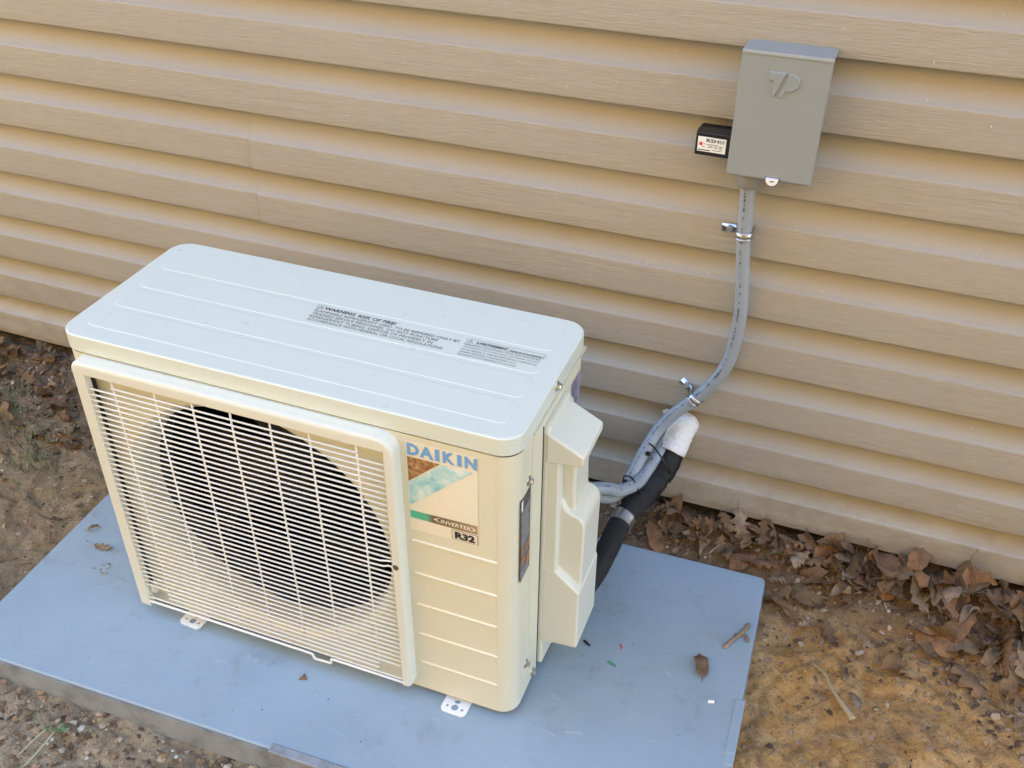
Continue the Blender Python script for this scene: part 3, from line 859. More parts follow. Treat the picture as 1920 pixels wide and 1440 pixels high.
# hooked lid: front sheet, small side returns, top hood
box(bm, .8392, .9572, YF, YF+.0018, .7335, .9085)
box(bm, .8392, .8406, YF+.0018, YF+.022, .7345, .9085)
box(bm, .9558, .9572, YF+.0018, YF+.022, .7345, .9085)
dp("cover_door", bm, M_BOX, bevel=.0009, seg=2)
bm = bmesh.new(); prism(bm, [(YF-.0010, .9060), (YF+.001, .9098), (YF+.010, .9098), (YF+.0115, .9082), (YL+.002, .9072), (YL+.002, .9048), (YF-.0010, .9048)], lambda p: (.8388, p[0], p[1]), lambda p: (.9576, p[0], p[1]))
dp("top_hood", bm, M_BOX, bevel=.0007, seg=2)
# embossed emblem: 7 and P slab shapes
def embossed(outlines):
    bm = bmesh.new()
    for o_ in outlines:
        c = (sum(p[0] for p in o_)/len(o_), sum(p[1] for p in o_)/len(o_))
        A = [bm.verts.new((x, YF-.0001, z)) for x, z in o_]
        # inset top ring
        n = len(o_); B = []
        for i in range(n):
            p0, p1, p2 = Vector(o_[i-1]), Vector(o_[i]), Vector(o_[(i+1) % n])
            e1 = (p1-p0).normalized(); e2 = (p2-p1).normalized()
            n1 = Vector((-e1.y, e1.x)); n2 = Vector((-e2.y, e2.x)); b = (n1+n2)
            b = b.normalized()*(.0013/max(.45, b.normalized().dot(n1)))
            B.append(bm.verts.new((p1.x+b.x, YF-.0022, p1.y+b.y)))
        for i in range(n): bm.faces.new((A[i], A[(i+1) % n], B[(i+1) % n], B[i]))
        bm.faces.new(B)
    return bm
zs = .0015
seven = [(.8780, .8852), (.8785, .8728), (.8830, .8730), (.8850, .8712), (.8855, .8522), (.8895, .8518), (.9015, .8850)]
pshape = [(.9045, .8846)] + [(.9070+.0130*math.sin(math.radians(a)), .8722+.0124*math.cos(math.radians(a))) for a in range(0, 181, 15)][0:] + [(.9030, .8598), (.9005, .8510), (.8925, .8512)]
dp("embossed_emblem", embossed([seven[::1], pshape[::-1]]), M_BOX, smooth=25)
# hasp at the foot of the cover
bm = bmesh.new(); box(bm, .8945, .9145, YF-.0006, YF+.003, .7338, .7370); dp("hasp_slot", bm, M_SEAM)
bm = bmesh.new()
outer = [(.0088*math.cos(math.radians(a)), -.0095*abs(math.sin(math.radians(a)))) for a in range(0, 181, 15)]
inner = [(.0036*math.cos(math.radians(a)), -.0022-.0028*abs(math.sin(math.radians(a)))) for a in range(0, 181, 15)]
for i in range(len(outer)-1):
    for dy in (0,):
        vs = [bm.verts.new((.9045+x, YF-.0055+z*.0, .7365+z)) for x, z in (outer[i], outer[i+1], inner[i+1], inner[i])]
        bm.faces.new(vs)
r0 = [(-.0088, 0), (.0088, 0), (.0036, -.0022), (-.0036, -.0022)]
bm.faces.new([bm.verts.new((.9045+x, YF-.0055, .7365+z)) for x, z in r0])
bmesh.ops.remove_doubles(bm, verts=bm.verts, dist=1e-5)
e_ = bmesh.ops.extrude_face_region(bm, geom=bm.faces[:])
for g_ in e_['geom']:
    if isinstance(g_, bmesh.types.BMVert): g_.co.y += .0055
dp("hasp", bm, M_FOOT)

# black surge device beside it
srg = thing("surge_protector", "small black rectangular surge device with a white printed label, left of the grey box", "surge protector", (.81, YL, .75))
ss = lambda o: (world_parent(o, srg), o)[1]
bm = bmesh.new(); prism(bm, [(.4800, .7495), (YL+.003, .7505), (YL+.003, .7800), (.4940, .7850), (.4805, .7830)], lambda p: (.7884, p[0], p[1]), lambda p: (.8440, p[0], p[1]))
srg_b = ss(obj("casing", bm, M_BLACKPL, srg, bevel=.0018))
yl_ = .4795
fx = lambda x: .7920+(x-.7868)*.867
fz = lambda z: .7560+(z-.7356)*.82
bm = bmesh.new(); poly_mesh(bm, (0, yl_, 0), EX, EZ, [(.7922, .7560), (.8325, .7555), (.8323, .7774), (.7920, .7778)])
lb = ss(obj("device_label", bm, M_LABELW, srg))
def lt(s, x, z, w, h, bold, m):
    obj("lettering", xform_mesh(text_mesh(s, w, h, bold=bold), (x, yl_-.0004, z), EX, EZ), m, lb)
lt("RSH", .8042, .7702, .0178, .0054, .018, M_INK); lt("50", .8230, .7700, .0068, .0052, 0, M_INKG)
q = bmesh.new(); quad_mesh(q, (0, yl_-.0004, 0), EX, EZ, fx(.7895), fx(.7950), fz(.7462), fz(.7520)); obj("red_mark", q, M_RED, lb)
q = bmesh.new()
for z, a, b in ((.7488, .8020, .8210), (.7462, .8040, .8120), (.7462, .8140, .8205), (.7437, .8040, .8120), (.7437, .8140, .8205), (.7490, .7960, .8000), (.7440, .7945, .7995), (.7390, .8120, .8270)):
    quad_mesh(q, (0, yl_-.0004, 0), EX, EZ, fx(a), fx(b), fz(z), fz(z)+.0007)
for z in (.7470, .7455, .7425): quad_mesh(q, (0, yl_-.0004, 0), EX, EZ, fx(.8228), fx(.8275), fz(z), fz(z)+.0008)
quad_mesh(q, (0, yl_-.0004, 0), EX, EZ, fx(.7885), fx(.8085), fz(.7374), fz(.7392))
obj("small_print", q, M_INKG, lb)["kind"] = "stuff"

# ------------------------------------------------------------------ conduits
A_ = [(.868, .499, .735), (.8682, .499, .7133), (.8714, .501, .6746), (.8739, .503, .626), (.877, .504, .5894), (.8838, .504, .5347), (.8871, .504, .4868), (.8855, .504, .4361), (.8781, .503, .3879), (.8596, .502, .3461), (.8329, .5, .3071), (.8051, .495, .2745), (.7826, .485, .2404), (.7709, .465, .2163), (.7606, .44, .1905), (.7535, .42, .1677), (.7467, .40, .155), (.7347, .37, .1639), (.7168, .33, .194), (.695, .30, .215)]
B_ = [(.8110, .535, .2205), (.8034, .515, .216), (.7965, .5, .2059), (.7868, .475, .1917), (.7793, .445, .1801), (.7716, .415, .1739), (.7621, .385, .1821), (.7498, .36, .1916), (.7372, .335, .213), (.7183, .31, .2275), (.695, .285, .235)]
def conduit(name, label, pts, r):
    sp = spline(pts, 14)
    # resample evenly, with the fine ribs of the flexible tube
    L = [0.0]
    for a, b in zip(sp, sp[1:]): L.append(L[-1]+(b-a).length)
    N = int(L[-1]/.00085); out = []; j = 0
    for i in range(N+1):
        s = L[-1]*i/N
        while j < len(L)-2 and L[j+1] < s: j += 1
        t_ = (s-L[j])/max(1e-9, L[j+1]-L[j]); out.append(sp[j].lerp(sp[j+1], t_))
    bm = bmesh.new(); tube(bm, out, r, 18, rfun=lambda i: r+(.00022 if i % 4 < 2 else -.00015))
    o = obj(name, bm, M_COND, None, smooth=0); tag(o, label, "conduit")
    # dashes of faded print along the camera-facing side
    q = bmesh.new()
    cdir = Vector((1.03, -.9, 1.33))
    i = 20
    while i < len(out)-40:
        if rnd.random() < .8:
            ln = rnd.randint(1, 3)
            p0, p1 = out[i], out[i+ln]
            tg = (p1-p0).normalized(); nn = (cdir-p0); nn = (nn-tg*nn.dot(tg)).normalized()
            sd = tg.cross(nn).normalized()
            an = .35
            nn2 = (nn*math.cos(an)+sd*math.sin(an)).normalized(); sd2 = tg.cross(nn2).normalized()
            hw = .0009+.0008*rnd.random()
            vs = [p0+nn2*(r+.0006)-sd2*hw, p1+nn2*(r+.0006)-sd2*hw, p1+nn2*(r+.0006)+sd2*hw, p0+nn2*(r+.0006)+sd2*hw]
            q.faces.new([q.verts.new(v) for v in vs])
        i += rnd.choice((3, 3, 4, 4, 5, 14))
    obj("printed_marks", q, mat("conduit_print", (.07, .08, .11), .5), o)["kind"] = "stuff"
    return o, out
cA, pathA = conduit("flexible_conduit", "long grey flexible conduit curving down the siding from the grey disconnect box", A_, .0107)
cB, pathB = conduit("flexible_conduit", "short grey flexible conduit bending from the white sealed wall hole into the unit", B_, .0107)
bm = bmesh.new(); revolve(bm, [(.0001, 0), (.0165, 0), (.0175, -.004), (.0175, -.022), (.0150, -.026), (.0142, -.027), (.0001, -.027)], (.8683, .4985, .7325), axis='z', n=28)
dp("conduit_hub", bm, M_HUB, smooth=40)

# pipe clamps
def clamp(name, label, i_near, ear):
    p = pathA[i_near]; tg = (pathA[i_near+6]-pathA[i_near-6]).normalized()
    n_ = Vector((0, -1, 0)); n_ = (n_-tg*n_.dot(tg)).normalized(); s_ = tg.cross(n_).normalized()
    if s_.dot(Vector(ear)-p) < 0: s_ = -s_
    th = thing(name, label, "pipe clamp", tuple(p), "pipe clamps on the conduit")
    def sub(nm, bm, m, sm=40):
        o = obj(nm, bm, m, th, smooth=sm); world_parent(o, th); return o
    bm = bmesh.new(); rr = .0124; hw = .0065
    path = [(-.0135, .019)] + [] ; path = []
    for k in range(13):
        a = math.radians(180*k/12); path.append((-rr*math.cos(a)*1.0, rr*math.sin(a)))
    path = [(-rr, -.017)] + path + [(rr, -.008), (rr+.002, -.0155), (rr+.024, -.0165)]
    ra, rb = [], []
    for q0 in path:
        for lst, w in ((ra, -hw), (rb, hw)): lst.append(bm.verts.new(p+s_*q0[0]+n_*q0[1]+tg*w))
    for a in range(len(path)-1): bm.faces.new((ra[a], ra[a+1], rb[a+1], rb[a]))
    o = sub("strap", bm, M_STEEL); m_ = o.modifiers.new("thick", 'SOLIDIFY'); m_.thickness = .0012; m_.offset = 0
    bm = bmesh.new()
    tube(bm, [p+s_*(rr+.012)+n_*(-.0158), p+s_*(rr+.012)+n_*(-.0110)], .0050, 14)
    tube(bm, [p+s_*(rr+.012)+n_*(-.0112), p+s_*(rr+.012)+n_*(-.0095)], .0040, 14)
    sub("screw", bm, M_STEEL)
    for w in (-.0050, .0050):
        bm = bmesh.new(); q_ = [p-s_*rr*math.cos(math.radians(a))*1.03+n_*rr*1.03*math.sin(math.radians(a))+tg*w for a in range(20, 165, 12)]
        tube(bm, q_, .0011, 6); sub("rolled_rib", bm, M_STEEL, 0)
def near_idx(z):
    return min(range(len(pathA)), key=lambda i: abs(pathA[i].z-z))
clamp("pipe_clamp", "upper zinc pipe clamp, just below the grey box", near_idx(.6263), (.851, .515, .6263))
clamp("pipe_clamp", "lower zinc pipe clamp on the conduit bend, beside the unit", near_idx(.311), (.815, .515, .33))

# insulated line set
Ls = [(.8150, .530, .2215), (.8132, .518, .2140), (.8113, .503, .1965), (.8063, .48, .1755), (.7991, .46, .1621), (.7850, .42, .1500), (.7710, .385, .1400), (.7600, .35, .1310), (.7540, .29, .1180), (.7460, .24, .1040), (.7300, .20, .0950), (.700, .185, .093)]
sp = spline(Ls, 10)
lset = thing("insulated_line_set", "thick black foam wrapped refrigerant line running from the wall to the unit", "refrigerant line", (.77, .4, .14))
bm = bmesh.new(); tube(bm, sp, .019, 20, rfun=lambda i: .0205+.0020*noise.noise((i*.55, 3, 1))+(.0015 if (i//4) % 2 else 0) if i < 62 else .0190)
ls_o = obj("foam_sleeve", bm, M_FOAM, lset, smooth=0); world_parent(ls_o, lset)
# torn tape flaps
bm = bmesh.new()
for i in range(8, 58, 5):
    p = sp[i]; tg = (sp[i+1]-sp[i]).normalized(); out_ = tg.cross(Vector((-.3, -.5, .8))).normalized()
    if out_.x < 0: out_ = -out_
    out_ = (out_+Vector((0, -.35, -.15))).normalized()
    base = p+out_*.0185; ln = .006+.005*rnd.random()
    a = base-tg*.008; b = base+tg*.007; c = base+out_*ln+tg*(.006*rnd.random()-.002); d = base+out_*ln*.7-tg*.006
    vs = [bm.verts.new(v) for v in (a, d, c, b)]; bm.faces.new(vs)
    vs2 = [bm.verts.new(v+Vector((.001, .004, .004))) for v in (a, d, c, b)]; bm.faces.new(vs2)
ft = obj("torn_tape_flaps", bm, M_FOAM, lset); world_parent(ft, lset)
bm = bmesh.new(); seg = sp[66:72]
tube(bm, seg, .0206, 22, rfun=lambda i: .0206+(.0004 if i % 2 else 0)); fo = obj("silver_band", bm, M_FOIL, lset, smooth=30); world_parent(fo, lset)
bm = bmesh.new(); pw = [Vector(v) for v in ((.8215, .540, .2300), (.8180, .524, .2260), (.8150, .510, .2160), (.8115, .497, .2010), (.8095, .490, .1940))]
tube(bm, spline([tuple(v) for v in pw], 8), .026, 24, rfun=lambda i: .0238+.0012*noise.noise((i*.35, 1, 9)))
for v in bm.verts:
    nz = noise.noise(v.co*90); v.co += Vector((nz, nz*.5, nz))*.0013
wo = obj("white_sealing_wrap", bm, M_PUTTY, lset, smooth=0); world_parent(wo, lset)
q = bmesh.new()
c0 = Vector((.8275, .4905, .2040))
for i in range(4):
    o_ = c0+Vector((-.001*i, 0, -.0028*i)); ex = Vector((.5, .30, .55)).normalized()*.006; ey = Vector((.1, -.1, .9)).normalized()*.0012
    q.faces.new([q.verts.new(v) for v in (o_, o_+ex, o_+ex+ey, o_+ey)])
pm = obj("printed_marks", q, M_INKG, wo); pm["kind"] = "stuff"
# foam ring of sealant on the siding
bm = bmesh.new()
bmesh.ops.create_icosphere(bm, subdivisions=3, radius=1)
for v in bm.verts:
    nz = 1+.30*noise.noise(v.co*2.3)
    v.co = Vector((.7885+v.co.x*.011*nz, .5275+v.co.y*.006*nz, .247+v.co.z*.009*nz))
so = obj("sealant_blob", bm, mat("clear_sealant", (.45, .38, .28), .25), lset, smooth=0); world_parent(so, lset)

# cable ties
def tie(label, center, axis, rx, ry, tail):
    axis = Vector(axis).normalized(); u_ = axis.cross(Vector((0, 0, 1))).normalized(); v_ = axis.cross(u_).normalized()
    c = Vector(center); pts = []
    for k in range(29):
        a = 2*math.pi*k/28; pts.append(c+u_*math.cos(a)*rx+v_*math.sin(a)*ry+axis*.0015*math.sin(3*a))
    th = thing("cable_tie", label, "cable tie", tuple(c), "black cable ties round the conduits")
    bm = bmesh.new(); tube(bm, pts, .0016, 6, cap=False); o = obj("strap", bm, M_BLACKPL, th, smooth=0); world_parent(o, th)
    bm = bmesh.new(); h = Vector(tail); box(bm, h.x-.004, h.x+.004, h.y-.003, h.y+.003, h.z-.003, h.z+.003)
    o = obj("tie_head", bm, M_BLACKPL, th, bevel=.001); world_parent(o, th)
pa = Vector((.7705, .464, .2155)); pb = Vector((.785, .469, .189)); pl_ = Vector((.801, .465, .1655))
tie("upper black cable tie round both conduits and the line set", (pa+pb+pl_)/3+Vector((.003, 0, 0)), (.55, .75, .40), .034, .039, (.776, .447, .213))
tie("lower black cable tie at the conduit bend near the unit", (.7620, .405, .168), (.5, .8, .25), .020, .024, (.750, .400, .179))

# ------------------------------------------------------------------ fallen leaves
def leaf_mesh(seed, kind='oak', curl=1.0, L=.09):
    r = random.Random(seed)
    n, m_ = 22, 6
    lob = r.choice((3, 4, 4, 5)); ph = r.random(); wd = L*r.uniform(.24, .36)
    vs, fs = [], []
    bend = r.uniform(-1.6, 2.3)*curl; cup = r.uniform(-1.8, 2.4)*curl; tw = r.uniform(-1.5, 1.5)*curl
    jag = [r.uniform(.78, 1.12) for _ in range(28)]
    def width(t, s):
        env = math.sin(math.pi*min(1, t*1.02)**.75)**.7 if 0 < t < 1 else 0
        if kind == 'oak':
            l_ = .5+.5*math.cos(2*math.pi*(t*lob+ph+s*.12))
            w = env*(.36+.64*l_**.75)
        elif kind == 'strip':
            w = .34*env
        else:
            w = env*(.85+.15*math.cos(9*t))
        k_ = t*11; i_ = int(k_); f_ = k_-i_; o_ = 14 if s > 0 else 0
        return wd*w*(jag[i_+o_]*(1-f_)+jag[i_+1+o_]*f_)
    for i in range(n+1):
        t = i/n
        for j in range(-m_, m_+1):
            s = 1 if j >= 0 else -1
            f = abs(j)/m_
            w = width(t, s)*f
            x = (t-.5)*L + .22*w*(1 if t < .8 else -.2) ; y = s*w
            # curl as a rolled sheet
            zc = (1-math.cos(cup*y/ wd*1.1))*wd*.55*(1 if cup > 0 else -1)
            yy = math.sin(cup*y/wd*1.1)/max(.2, abs(cup*1.1))*wd*(1 if cup > 0 else -1) if abs(cup) > .2 else y
            ang = bend*(t-.5)
            xx = (math.sin(ang)/bend*L if abs(bend) > .1 else (t-.5)*L) + (x-(t-.5)*L)
            zz = ((1-math.cos(ang))/bend*L if abs(bend) > .1 else 0) + zc
            a = tw*(t-.5); yy, zz = yy*math.cos(a)-zz*math.sin(a), yy*math.sin(a)+zz*math.cos(a)
            zz += .0040*curl*noise.noise((x*55+seed, y*55, seed*.7)) + .0012*abs(math.sin(j*1.3+i*.9))*f
            vs.append((xx, yy, zz))
    w_ = 2*m_+1
    for i in range(n):
        for j in range(w_-1):
            a = i*w_+j; fs.append((a, a+1, a+w_+1, a+w_))
    # stalk
    b0 = len(vs); x0 = vs[m_][0]; z0 = vs[m_][2]; y0 = vs[m_][1]
    sl = L*.22
    for k in range(4):
        xx = x0-sl*k/3; zz = z0+.004*k*r.uniform(-.3, 1)
        for dy, dz in ((-.0007, 0), (.0007, 0), (0, .0012)): vs.append((xx, y0+dy+.002*k*ph, zz+dz))
    for k in range(3):
        a = b0+3*k
        for q in range(3): fs.append((a+q, a+(q+1) % 3, a+3+(q+1) % 3, a+3+q))
    me = bpy.data.meshes.new("fallen_leaf"); me.from_pydata(vs, [], fs)
    bm = bmesh.new(); bm.from_mesh(me); bmesh.ops.remove_doubles(bm, verts=bm.verts, dist=1e-6); bm.to_mesh(me); bm.free()
    zmin = min(v.co.z for v in me.vertices); zs_ = [v.co.z for v in me.vertices]
    zm = sum(zs_)/len(zs_)
    for v in me.vertices: v.co.z -= zm
    me.shade_smooth()
    return me
LM = {}
for key, m_ in (('b', M_LEAF), ('r', M_LEAFR), ('t', M_LEAFT)):
    LM[key] = []
    for s in range(12 if key == 'b' else 6):
        me = leaf_mesh(s+{'b': 0, 'r': 40, 't': 80}[key], 'oak' if s % 4 else 'oval', r_c := rnd.uniform(.55, 1.15), rnd.uniform(.065, .095))
        me.materials.append(m_); LM[key].append(me)

def put_leaf(x, y, z, rot, scale, key, label, group=None, idx=None):
    me = LM[key][rnd.randrange(len(LM[key])) if idx is None else idx]
    o = bpy.data.objects.new("fallen_leaf", me); COL.objects.link(o)
    o.location = (x, y, z); o.rotation_euler = rot; o.scale = (scale,)*3
    tag(o, label, "dead leaf", group); return o

# heap along the wall right of the pad
lab_r = "brown curled oak leaf in the litter heaped along the siding right of the pad"
grp_r = "leaves heaped along the wall right of the pad"
def pick(y):
    k = 'r' if rnd.random() < .42 else ('t' if rnd.random() < .16 else 'b')
    c = {'r': 'russet', 't': 'pale tan', 'b': 'dull brown'}[k]
    if y > .46: return k, c+" curled leaf leaning against the foot of the siding right of the pad", c+" leaves against the siding right of the pad"
    return k, c+" curled leaf at the outer edge of the heap right of the pad", c+" leaves at the outer edge of the right heap"
for i in range(230):
    x = .80+1.0*rnd.random()**.95
    wdt = .052+.045*min(1, max(0, (x-.9)/.5))
    y = .516-abs(rnd.gauss(0, 1))*wdt*.8
    if y < .33: continue
    a, b = pad_local(x, y)
    if a < .01 and b < .012: continue
    hp = max(0, 1-(.516-y)/(wdt*1.6))
    z = ground_z(x, y, False)+.008+.026*hp*rnd.random()+.030*hp*min(1, max(0, (x-1.05)/.3))*rnd.random()
    tilt = .5+.5*hp
    sc_ = rnd.uniform(.65, 1.15)*(1.2 if x > 1.15 else .85)
    put_leaf(x, min(y, .507), z, (rnd.gauss(0, tilt*.55), rnd.gauss(0, tilt*.55), rnd.uniform(0, 6.28)), sc_, *pick(y))
# behind the unit and pad
lab_b = "brown leaf lying in the gap between the pad and the siding behind the unit"
for i in range(26):
    x = rnd.uniform(-.2, .82); y = rnd.uniform(.45, .508)
    put_leaf(x, y, ground_z(x, y, False)+.008+.012*rnd.random(), (rnd.gauss(0, .45), rnd.gauss(0, .45), rnd.uniform(0, 6.28)), rnd.uniform(.5, .9), 'b', lab_b, "leaves behind the unit")
# left of the unit
def pick_left(x, y):
    where = "close under the siding" if y > .44 else "on soil away from the siding"
    k = 't' if rnd.random() < .10 else 'b'; c = {'t': 'pale tan', 'b': 'dull grey brown'}[k]
    far_ = "far left" if x < -.62 else "beside the unit's left"
    return k, "%s leaf %s, %s" % (c, where, far_), "%s leaves %s, %s" % (c, where, far_)
lab_l = "dull grey brown leaf in the litter beside the wall left of the unit"
for i in range(135):
    x = -.20-.87*rnd.random(); y = .505-.24*rnd.random()**1.5
    if y < .30 and rnd.random() < .6: continue
    z = ground_z(x, y, False)+.007+.016*rnd.random()*sstep(.33, .48, y)
    put_leaf(x, y, z, (rnd.gauss(0, .42), rnd.gauss(0, .42), rnd.uniform(0, 6.28)), rnd.uniform(.55, .95), *pick_left(x, y))
# named single leaves
put_leaf(1.345, .492, .078, (1.15, .1, .3), 1.0, 'r', "large russet leaf standing up against the siding at the right edge", idx=1)
put_leaf(1.300, .455, .052, (.35, -.25, 2.2), 1.25, 'r', "large russet brown leaf with pale specks near the right edge, on the heap", idx=2)
put_leaf(1.060, .470, .040, (.5, .15, 1.2), .85, 't', "pale tan leaf with pointed lobes near the middle of the right heap", idx=1)
put_leaf(1.225, .478, .055, (.55, -.3, .4), .85, 't', "tan leaf arching over the heap below the siding", idx=2)
put_leaf(-.180, .112, .006, (.1, .1, .9), .42, 't', "small tan leaf on the pad left of the unit, nearest the left edge", idx=4)
put_leaf(-.131, .078, .005, (.1, -.1, .2), .50, 'b', "flat brown leaf with a long stalk on the pad, left of the grille", idx=3)
put_leaf(.945, .207, .009, (.12, .05, 1.9), .80, 'b', "torn grey brown leaf lying on the pad in front of its right edge", idx=0)
# forked tan scrap on the pad
bm = bmesh.new()
tube(bm, spline([(.972, .258, .004), (.982, .278, .008), (.996, .305, .006), (1.002, .322, .010)], 6), .005, 6, rfun=lambda i: .0022+.0022*abs(math.sin(i*.9)))
tube(bm, spline([(.990, .295, .007), (1.001, .297, .006), (1.006, .285, .004)], 6), .0036, 6, rfun=lambda i: .0014+.0002*i)
for v in bm.verts: v.co.z = .001+(v.co.z-.001)*.55
tag(obj("leaf_scrap", bm, M_LEAFT, None, smooth=0), "forked tan leaf scrap on the pad near its right edge", "dead leaf")
me = bpy.data.meshes.new("leaf_scrap"); me.from_pydata([(.3500, -.050, .001), (.3640, -.0455, .001), (.3560, -.0370, .005), (.356, -.0440, .0035)], [], [(0, 1, 3), (1, 2, 3), (2, 0, 3)]); me.materials.append(M_LEAF)
tag(obj("leaf_scrap", me), "tiny triangular brown scrap on the pad in front of the grille", "leaf scrap")
# leaves on the clay
clay = [(1.33, .36, .7, 'b', 3, 'dark crumpled leaf on the clay just below the russet leaf at right'), (1.48, .22, .8, 'b', 6, 'brown leaf on the clay at the lower right corner'), (1.165, .300, .8, 't', 4, "crumpled pale leaf pressed into the clay, topmost of the ones right of the pad"),
        (1.190, .255, .8, 't', 3, "grey tan crumpled leaf on the clay below the heap, above the light twig"),
        (1.095, .375, .6, 't', 2, "small pale leaf fragment on the soil near the pad's rear right corner"),
        (1.43, .30, .8, 't', 5, "greyish leaf on the clay at the right edge of the photo"),
        (1.24, .12, .7, 'b', 5, "half buried leaf on the clay at the bottom edge"),
        (1.45, .37, .95, 'b', 7, "dull brown leaf under the heap at the right edge"),
        (1.39, .42, .9, 'b', 9, "dark brown leaf lying flat at the foot of the right heap")]
for x, y, s, k, ix, lb_ in clay:
    put_leaf(x, y, ground_z(x, y, False)+.006, (rnd.gauss(0, .15), rnd.gauss(0, .15), rnd.uniform(0, 6)), s*.8, k, lb_, idx=ix)
bm = bmesh.new(); pts = spline([(1.115, .300, -.022), (1.135, .283, -.018), (1.150, .258, -.020), (1.168, .235, -.020), (1.188, .212, -.022)], 8)
tube(bm, pts, .003, 7, rfun=lambda i: .0018+.0045*max(0, (i-12)/20)**1.2)
tag(obj("dry_twig", bm, M_STRAW, None, smooth=0), "curved pale husk lying on the clay right of the pad", "twig")

# ------------------------------------------------------------------ small litter
def bit(name, label, cat, bm, m, smooth=None): return tag(obj(name, bm, m, None, smooth=smooth), label, cat)
bm = bmesh.new(); tube(bm, [(.802, .163, .0022), (.816, .158, .0022)], .0016, 8); bit("wire_clipping", "green wire clipping on the pad right of the unit", "wire clipping", bm, M_GREENPL, 40)
bm = bmesh.new(); tube(bm, [(.970, .1435, .003), (.979, .1465, .003)], .0026, 8); bit("wire_clipping", "white plastic clipping on the pad near its right edge", "wire clipping", bm, M_WHITEPL, 40)
bm = bmesh.new(); tube(bm, [(.752, .190, .002), (.764, .1835, .002)], .0020, 6); bit("wire_clipping", "black clipping on the pad below the service cover", "wire clipping", bm, M_BLACKPL, 40)
bm = bmesh.new(); tube(bm, [(.811, .205, .002), (.815, .196, .0025)], .0013, 6); bit("wire_clipping", "small red clipping on the pad right of the unit", "wire clipping", bm, M_RED, 40)

def scatter(name, label, n, region, size, m, z_off, thin=False, reject=None, dens=None):
    vs, fs = [], []
    r = random.Random(name)
    cnt = 0; tries = 0
    while cnt < n and tries < n*8:
        tries += 1
        x, y = region(r)
        a, b = pad_local(x, y)
        inside = -PLA-.006 < a < .006 and -PLB-.006 < b < .006
        if inside != bool(reject): continue
        if dens and r.random() > dens(x, y): continue
        gz = 0 if inside else ground_z(x, y, True)
        s = size(r)
        cnt += 1; b0 = len(vs)
        if thin:
            k = r.randint(4, 6); rz = Matrix.Rotation(r.uniform(0, 6.28), 3, 'Z') @ Matrix.Rotation(r.gauss(0, .45), 3, 'X') @ Matrix.Rotation(r.gauss(0, .45), 3, 'Y')
            el = r.uniform(.35, 1)
            for q in range(k):
                a_ = 2*math.pi*q/k+r.uniform(-.3, .3); rr = s*r.uniform(.55, 1.1)
                p = rz @ Vector((rr*math.cos(a_), rr*math.sin(a_)*el, r.gauss(0, .14)*s)); vs.append((x+p.x, y+p.y, gz+z_off*s+max(-.5*s, p.z)))
            vs.append((x, y, gz+z_off*s+s*r.uniform(.05, .3)))
            for q in range(k): fs.append((b0+q, b0+(q+1) % k, b0+k))
        else:
            base = [(0, 0, 1), (.9, 0, .3), (.25, .9, .35), (-.75, .5, .3), (-.7, -.6, .25), (.3, -.9, .3), (.7, .5, -.5), (-.3, .6, -.5), (-.5, -.3, -.6), (.4, -.5, -.5)]
            an = r.uniform(0, 6.28); ca, sa = math.cos(an), math.sin(an); sx, sy, szz = r.uniform(.7, 1.3), r.uniform(.6, 1.1), r.uniform(.4, .8)
            for p in base:
                px, py, pz_ = p[0]*sx*r.uniform(.8, 1.15), p[1]*sy*r.uniform(.8, 1.15), p[2]*szz
                vs.append((x+s*(px*ca-py*sa), y+s*(px*sa+py*ca), gz+s*(pz_+z_off)))
            for f in ((0,1,2),(0,2,3),(0,3,4),(0,4,5),(0,5,1),(1,6,2),(2,6,7),(2,7,3),(3,7,8),(3,8,4),(4,8,9),(4,9,5),(5,9,6),(5,6,1)):
                fs.append(tuple(b0+q for q in f))
    me = bpy.data.meshes.new(name); me.from_pydata(vs, [], fs); me.materials.append(m)
    return tag(obj(name, me), label, kind='stuff')
gauss_small = lambda lo, hi, p: (lambda r: lo+(hi-lo)*r.random()**p)
scatter("soil_crumbs", "loose crumbs and small stones on the bare soil", 15000, lambda r: (r.uniform(-1.15, 1.8), r.uniform(-.42, .52)), gauss_small(.0008, .0042, 4), M_PEB, .15)
scatter("front_gravel", "pale stones and crumbs along the front edge of the pad", 1500, lambda r: (r.uniform(-.5, .75), r.uniform(-.42, -.17)), gauss_small(.0020, .0095, 2.6), M_PEB, .2)
dn = lambda x, y: sstep(.20, .46, y)*(.45 if x > .9 else 1) + (.35 if y < -.18 else .10) + (.55*sstep(1.28, 1.42, x)*sstep(.12, .34, y))
scatter("leaf_fragments", "broken leaf fragments covering the soil near the wall", 13000, lambda r: (r.uniform(-1.15, 1.8), r.uniform(-.42, .515)), gauss_small(.0016, .0105, 2.2), M_FRAG, .25, thin=True, dens=dn)
scatter("pad_specks", "tiny dark specks and crumbs scattered on the pad", 110, lambda r: (r.uniform(-.2, 1.01), r.uniform(-.18, .43)), gauss_small(.0006, .0019, 2.5), M_FRAG, .35, reject=True)
scatter("leaf_crumbs_on_pad", "small heap of crumbled leaf on the pad left of the grille", 26, lambda r: (r.gauss(-.098, .014), r.gauss(.036, .009)), gauss_small(.001, .0042, 1.5), M_FRAG, .2, thin=True, reject=True)

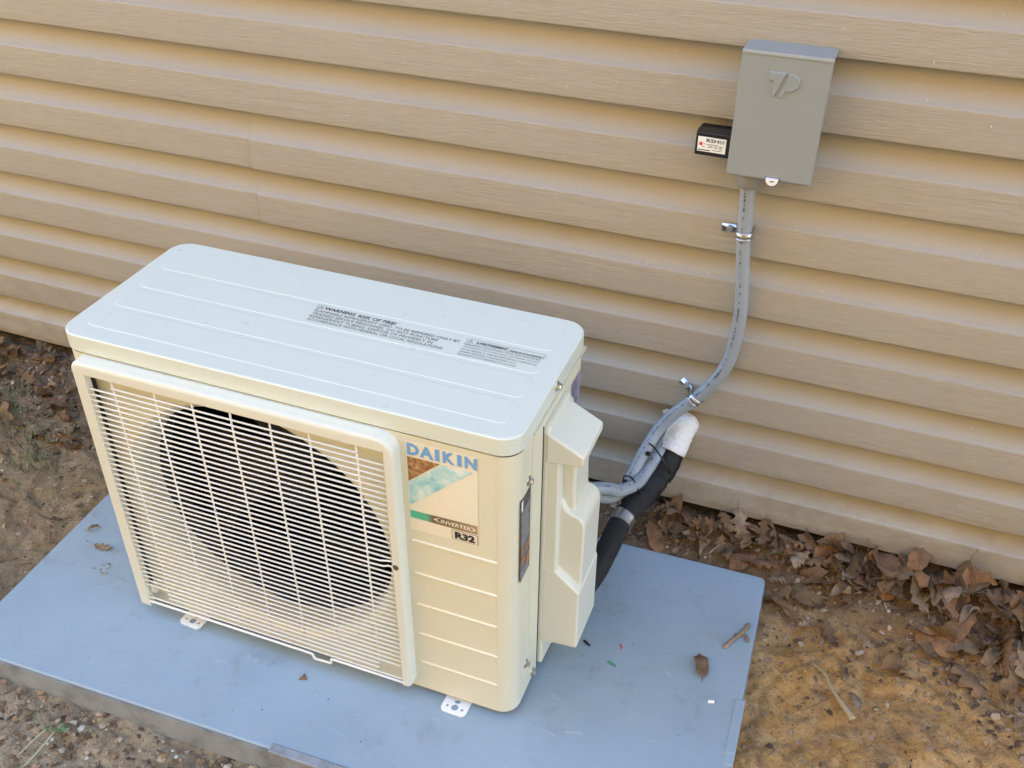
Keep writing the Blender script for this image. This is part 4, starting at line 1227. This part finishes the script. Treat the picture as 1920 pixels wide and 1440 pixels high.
# straw and twigs
bm = bmesh.new(); r = random.Random(5)
for i in range(420):
    x = r.uniform(-1.1, 1.7); y = r.uniform(-.40, .51)
    a, b = pad_local(x, y)
    if -PLA-.02 < a < .02 and -PLB-.02 < b < .02: continue
    if x > .9 and y < .36 and r.random() < .6: continue
    L = r.uniform(.012, .055); an = r.uniform(0, 6.28); z = ground_z(x, y, True)+.003
    d = Vector((math.cos(an), math.sin(an), r.gauss(0, .12)))
    p0 = Vector((x, y, z)); tube(bm, [p0, p0+d*L*.5+Vector((r.gauss(0, .003), r.gauss(0, .003), .002)), p0+d*L], r.uniform(.0004, .0011), 4)
tag(obj("dry_straw", bm, M_FRAG, None, smooth=0), "thin dry stems and twigs strewn over the soil", kind='stuff')
# sparse grass left
bm = bmesh.new()
for i in range(260):
    cx, cy = r.choice(((-.60, .33), (-.50, .30), (-.42, .24), (-.66, .38)))
    x, y = cx+r.gauss(0, .035), cy+r.gauss(0, .022); z = ground_z(x, y, False); h = r.uniform(.010, .030); an = r.uniform(0, 6.28)
    dx, dy = math.cos(an), math.sin(an); w = .0012; l = r.uniform(.3, 1.0)*h
    ps = [Vector((x-dy*w, y+dx*w, z)), Vector((x+dy*w, y-dx*w, z)), Vector((x+dx*l*.5+dy*w*.7, y+dy*l*.5-dx*w*.7, z+h*.7)), Vector((x+dx*l*.5-dy*w*.7, y+dy*l*.5+dx*w*.7, z+h*.7)), Vector((x+dx*l, y+dy*l, z+h))]
    v_ = [bm.verts.new(p) for p in ps]; bm.faces.new((v_[0], v_[1], v_[2], v_[3])); bm.faces.new((v_[3], v_[2], v_[4]))
tag(obj("grass_tufts", bm, M_GREEN), "sparse green grass blades in the litter left of the unit", kind='stuff')
# seedling in the gravel
wd = thing("weed_seedling", "small pale green seedling in the gravel at the front left of the pad", "weed", (.03, -.262, -.045))
def wp(nm, bm, m, sm=None):
    o = obj(nm, bm, m, wd, smooth=sm); world_parent(o, wd)
for pts in ([(.0, -.30, -.045), (.01, -.275, -.035), (.02, -.255, -.027)], [(.022, -.31, -.045), (.03, -.285, -.036), (.036, -.252, -.026)]):
    bm = bmesh.new(); tube(bm, spline(pts, 5), .0013, 6); wp("stem", bm, mat("pale_stem", (.35, .36, .22), .5), 0)
for cx, cy, cz, s, an in ((.020, -.250, -.030, .005, .4), (.037, -.246, -.028, .0065, 1.4), (.046, -.241, -.029, .0055, .2)):
    bm = bmesh.new(); c = bm.verts.new((cx, cy, cz)); ring = [bm.verts.new((cx+s*math.cos(a)*1.4*math.cos(an)-s*math.sin(a)*math.sin(an), cy+s*math.cos(a)*1.4*math.sin(an)+s*math.sin(a)*math.cos(an), cz+.003*math.cos(2*a))) for a in [2*math.pi*k/8 for k in range(8)]]
    for k in range(8): bm.faces.new((c, ring[k], ring[(k+1) % 8]))
    wp("leaf", bm, M_GREEN)
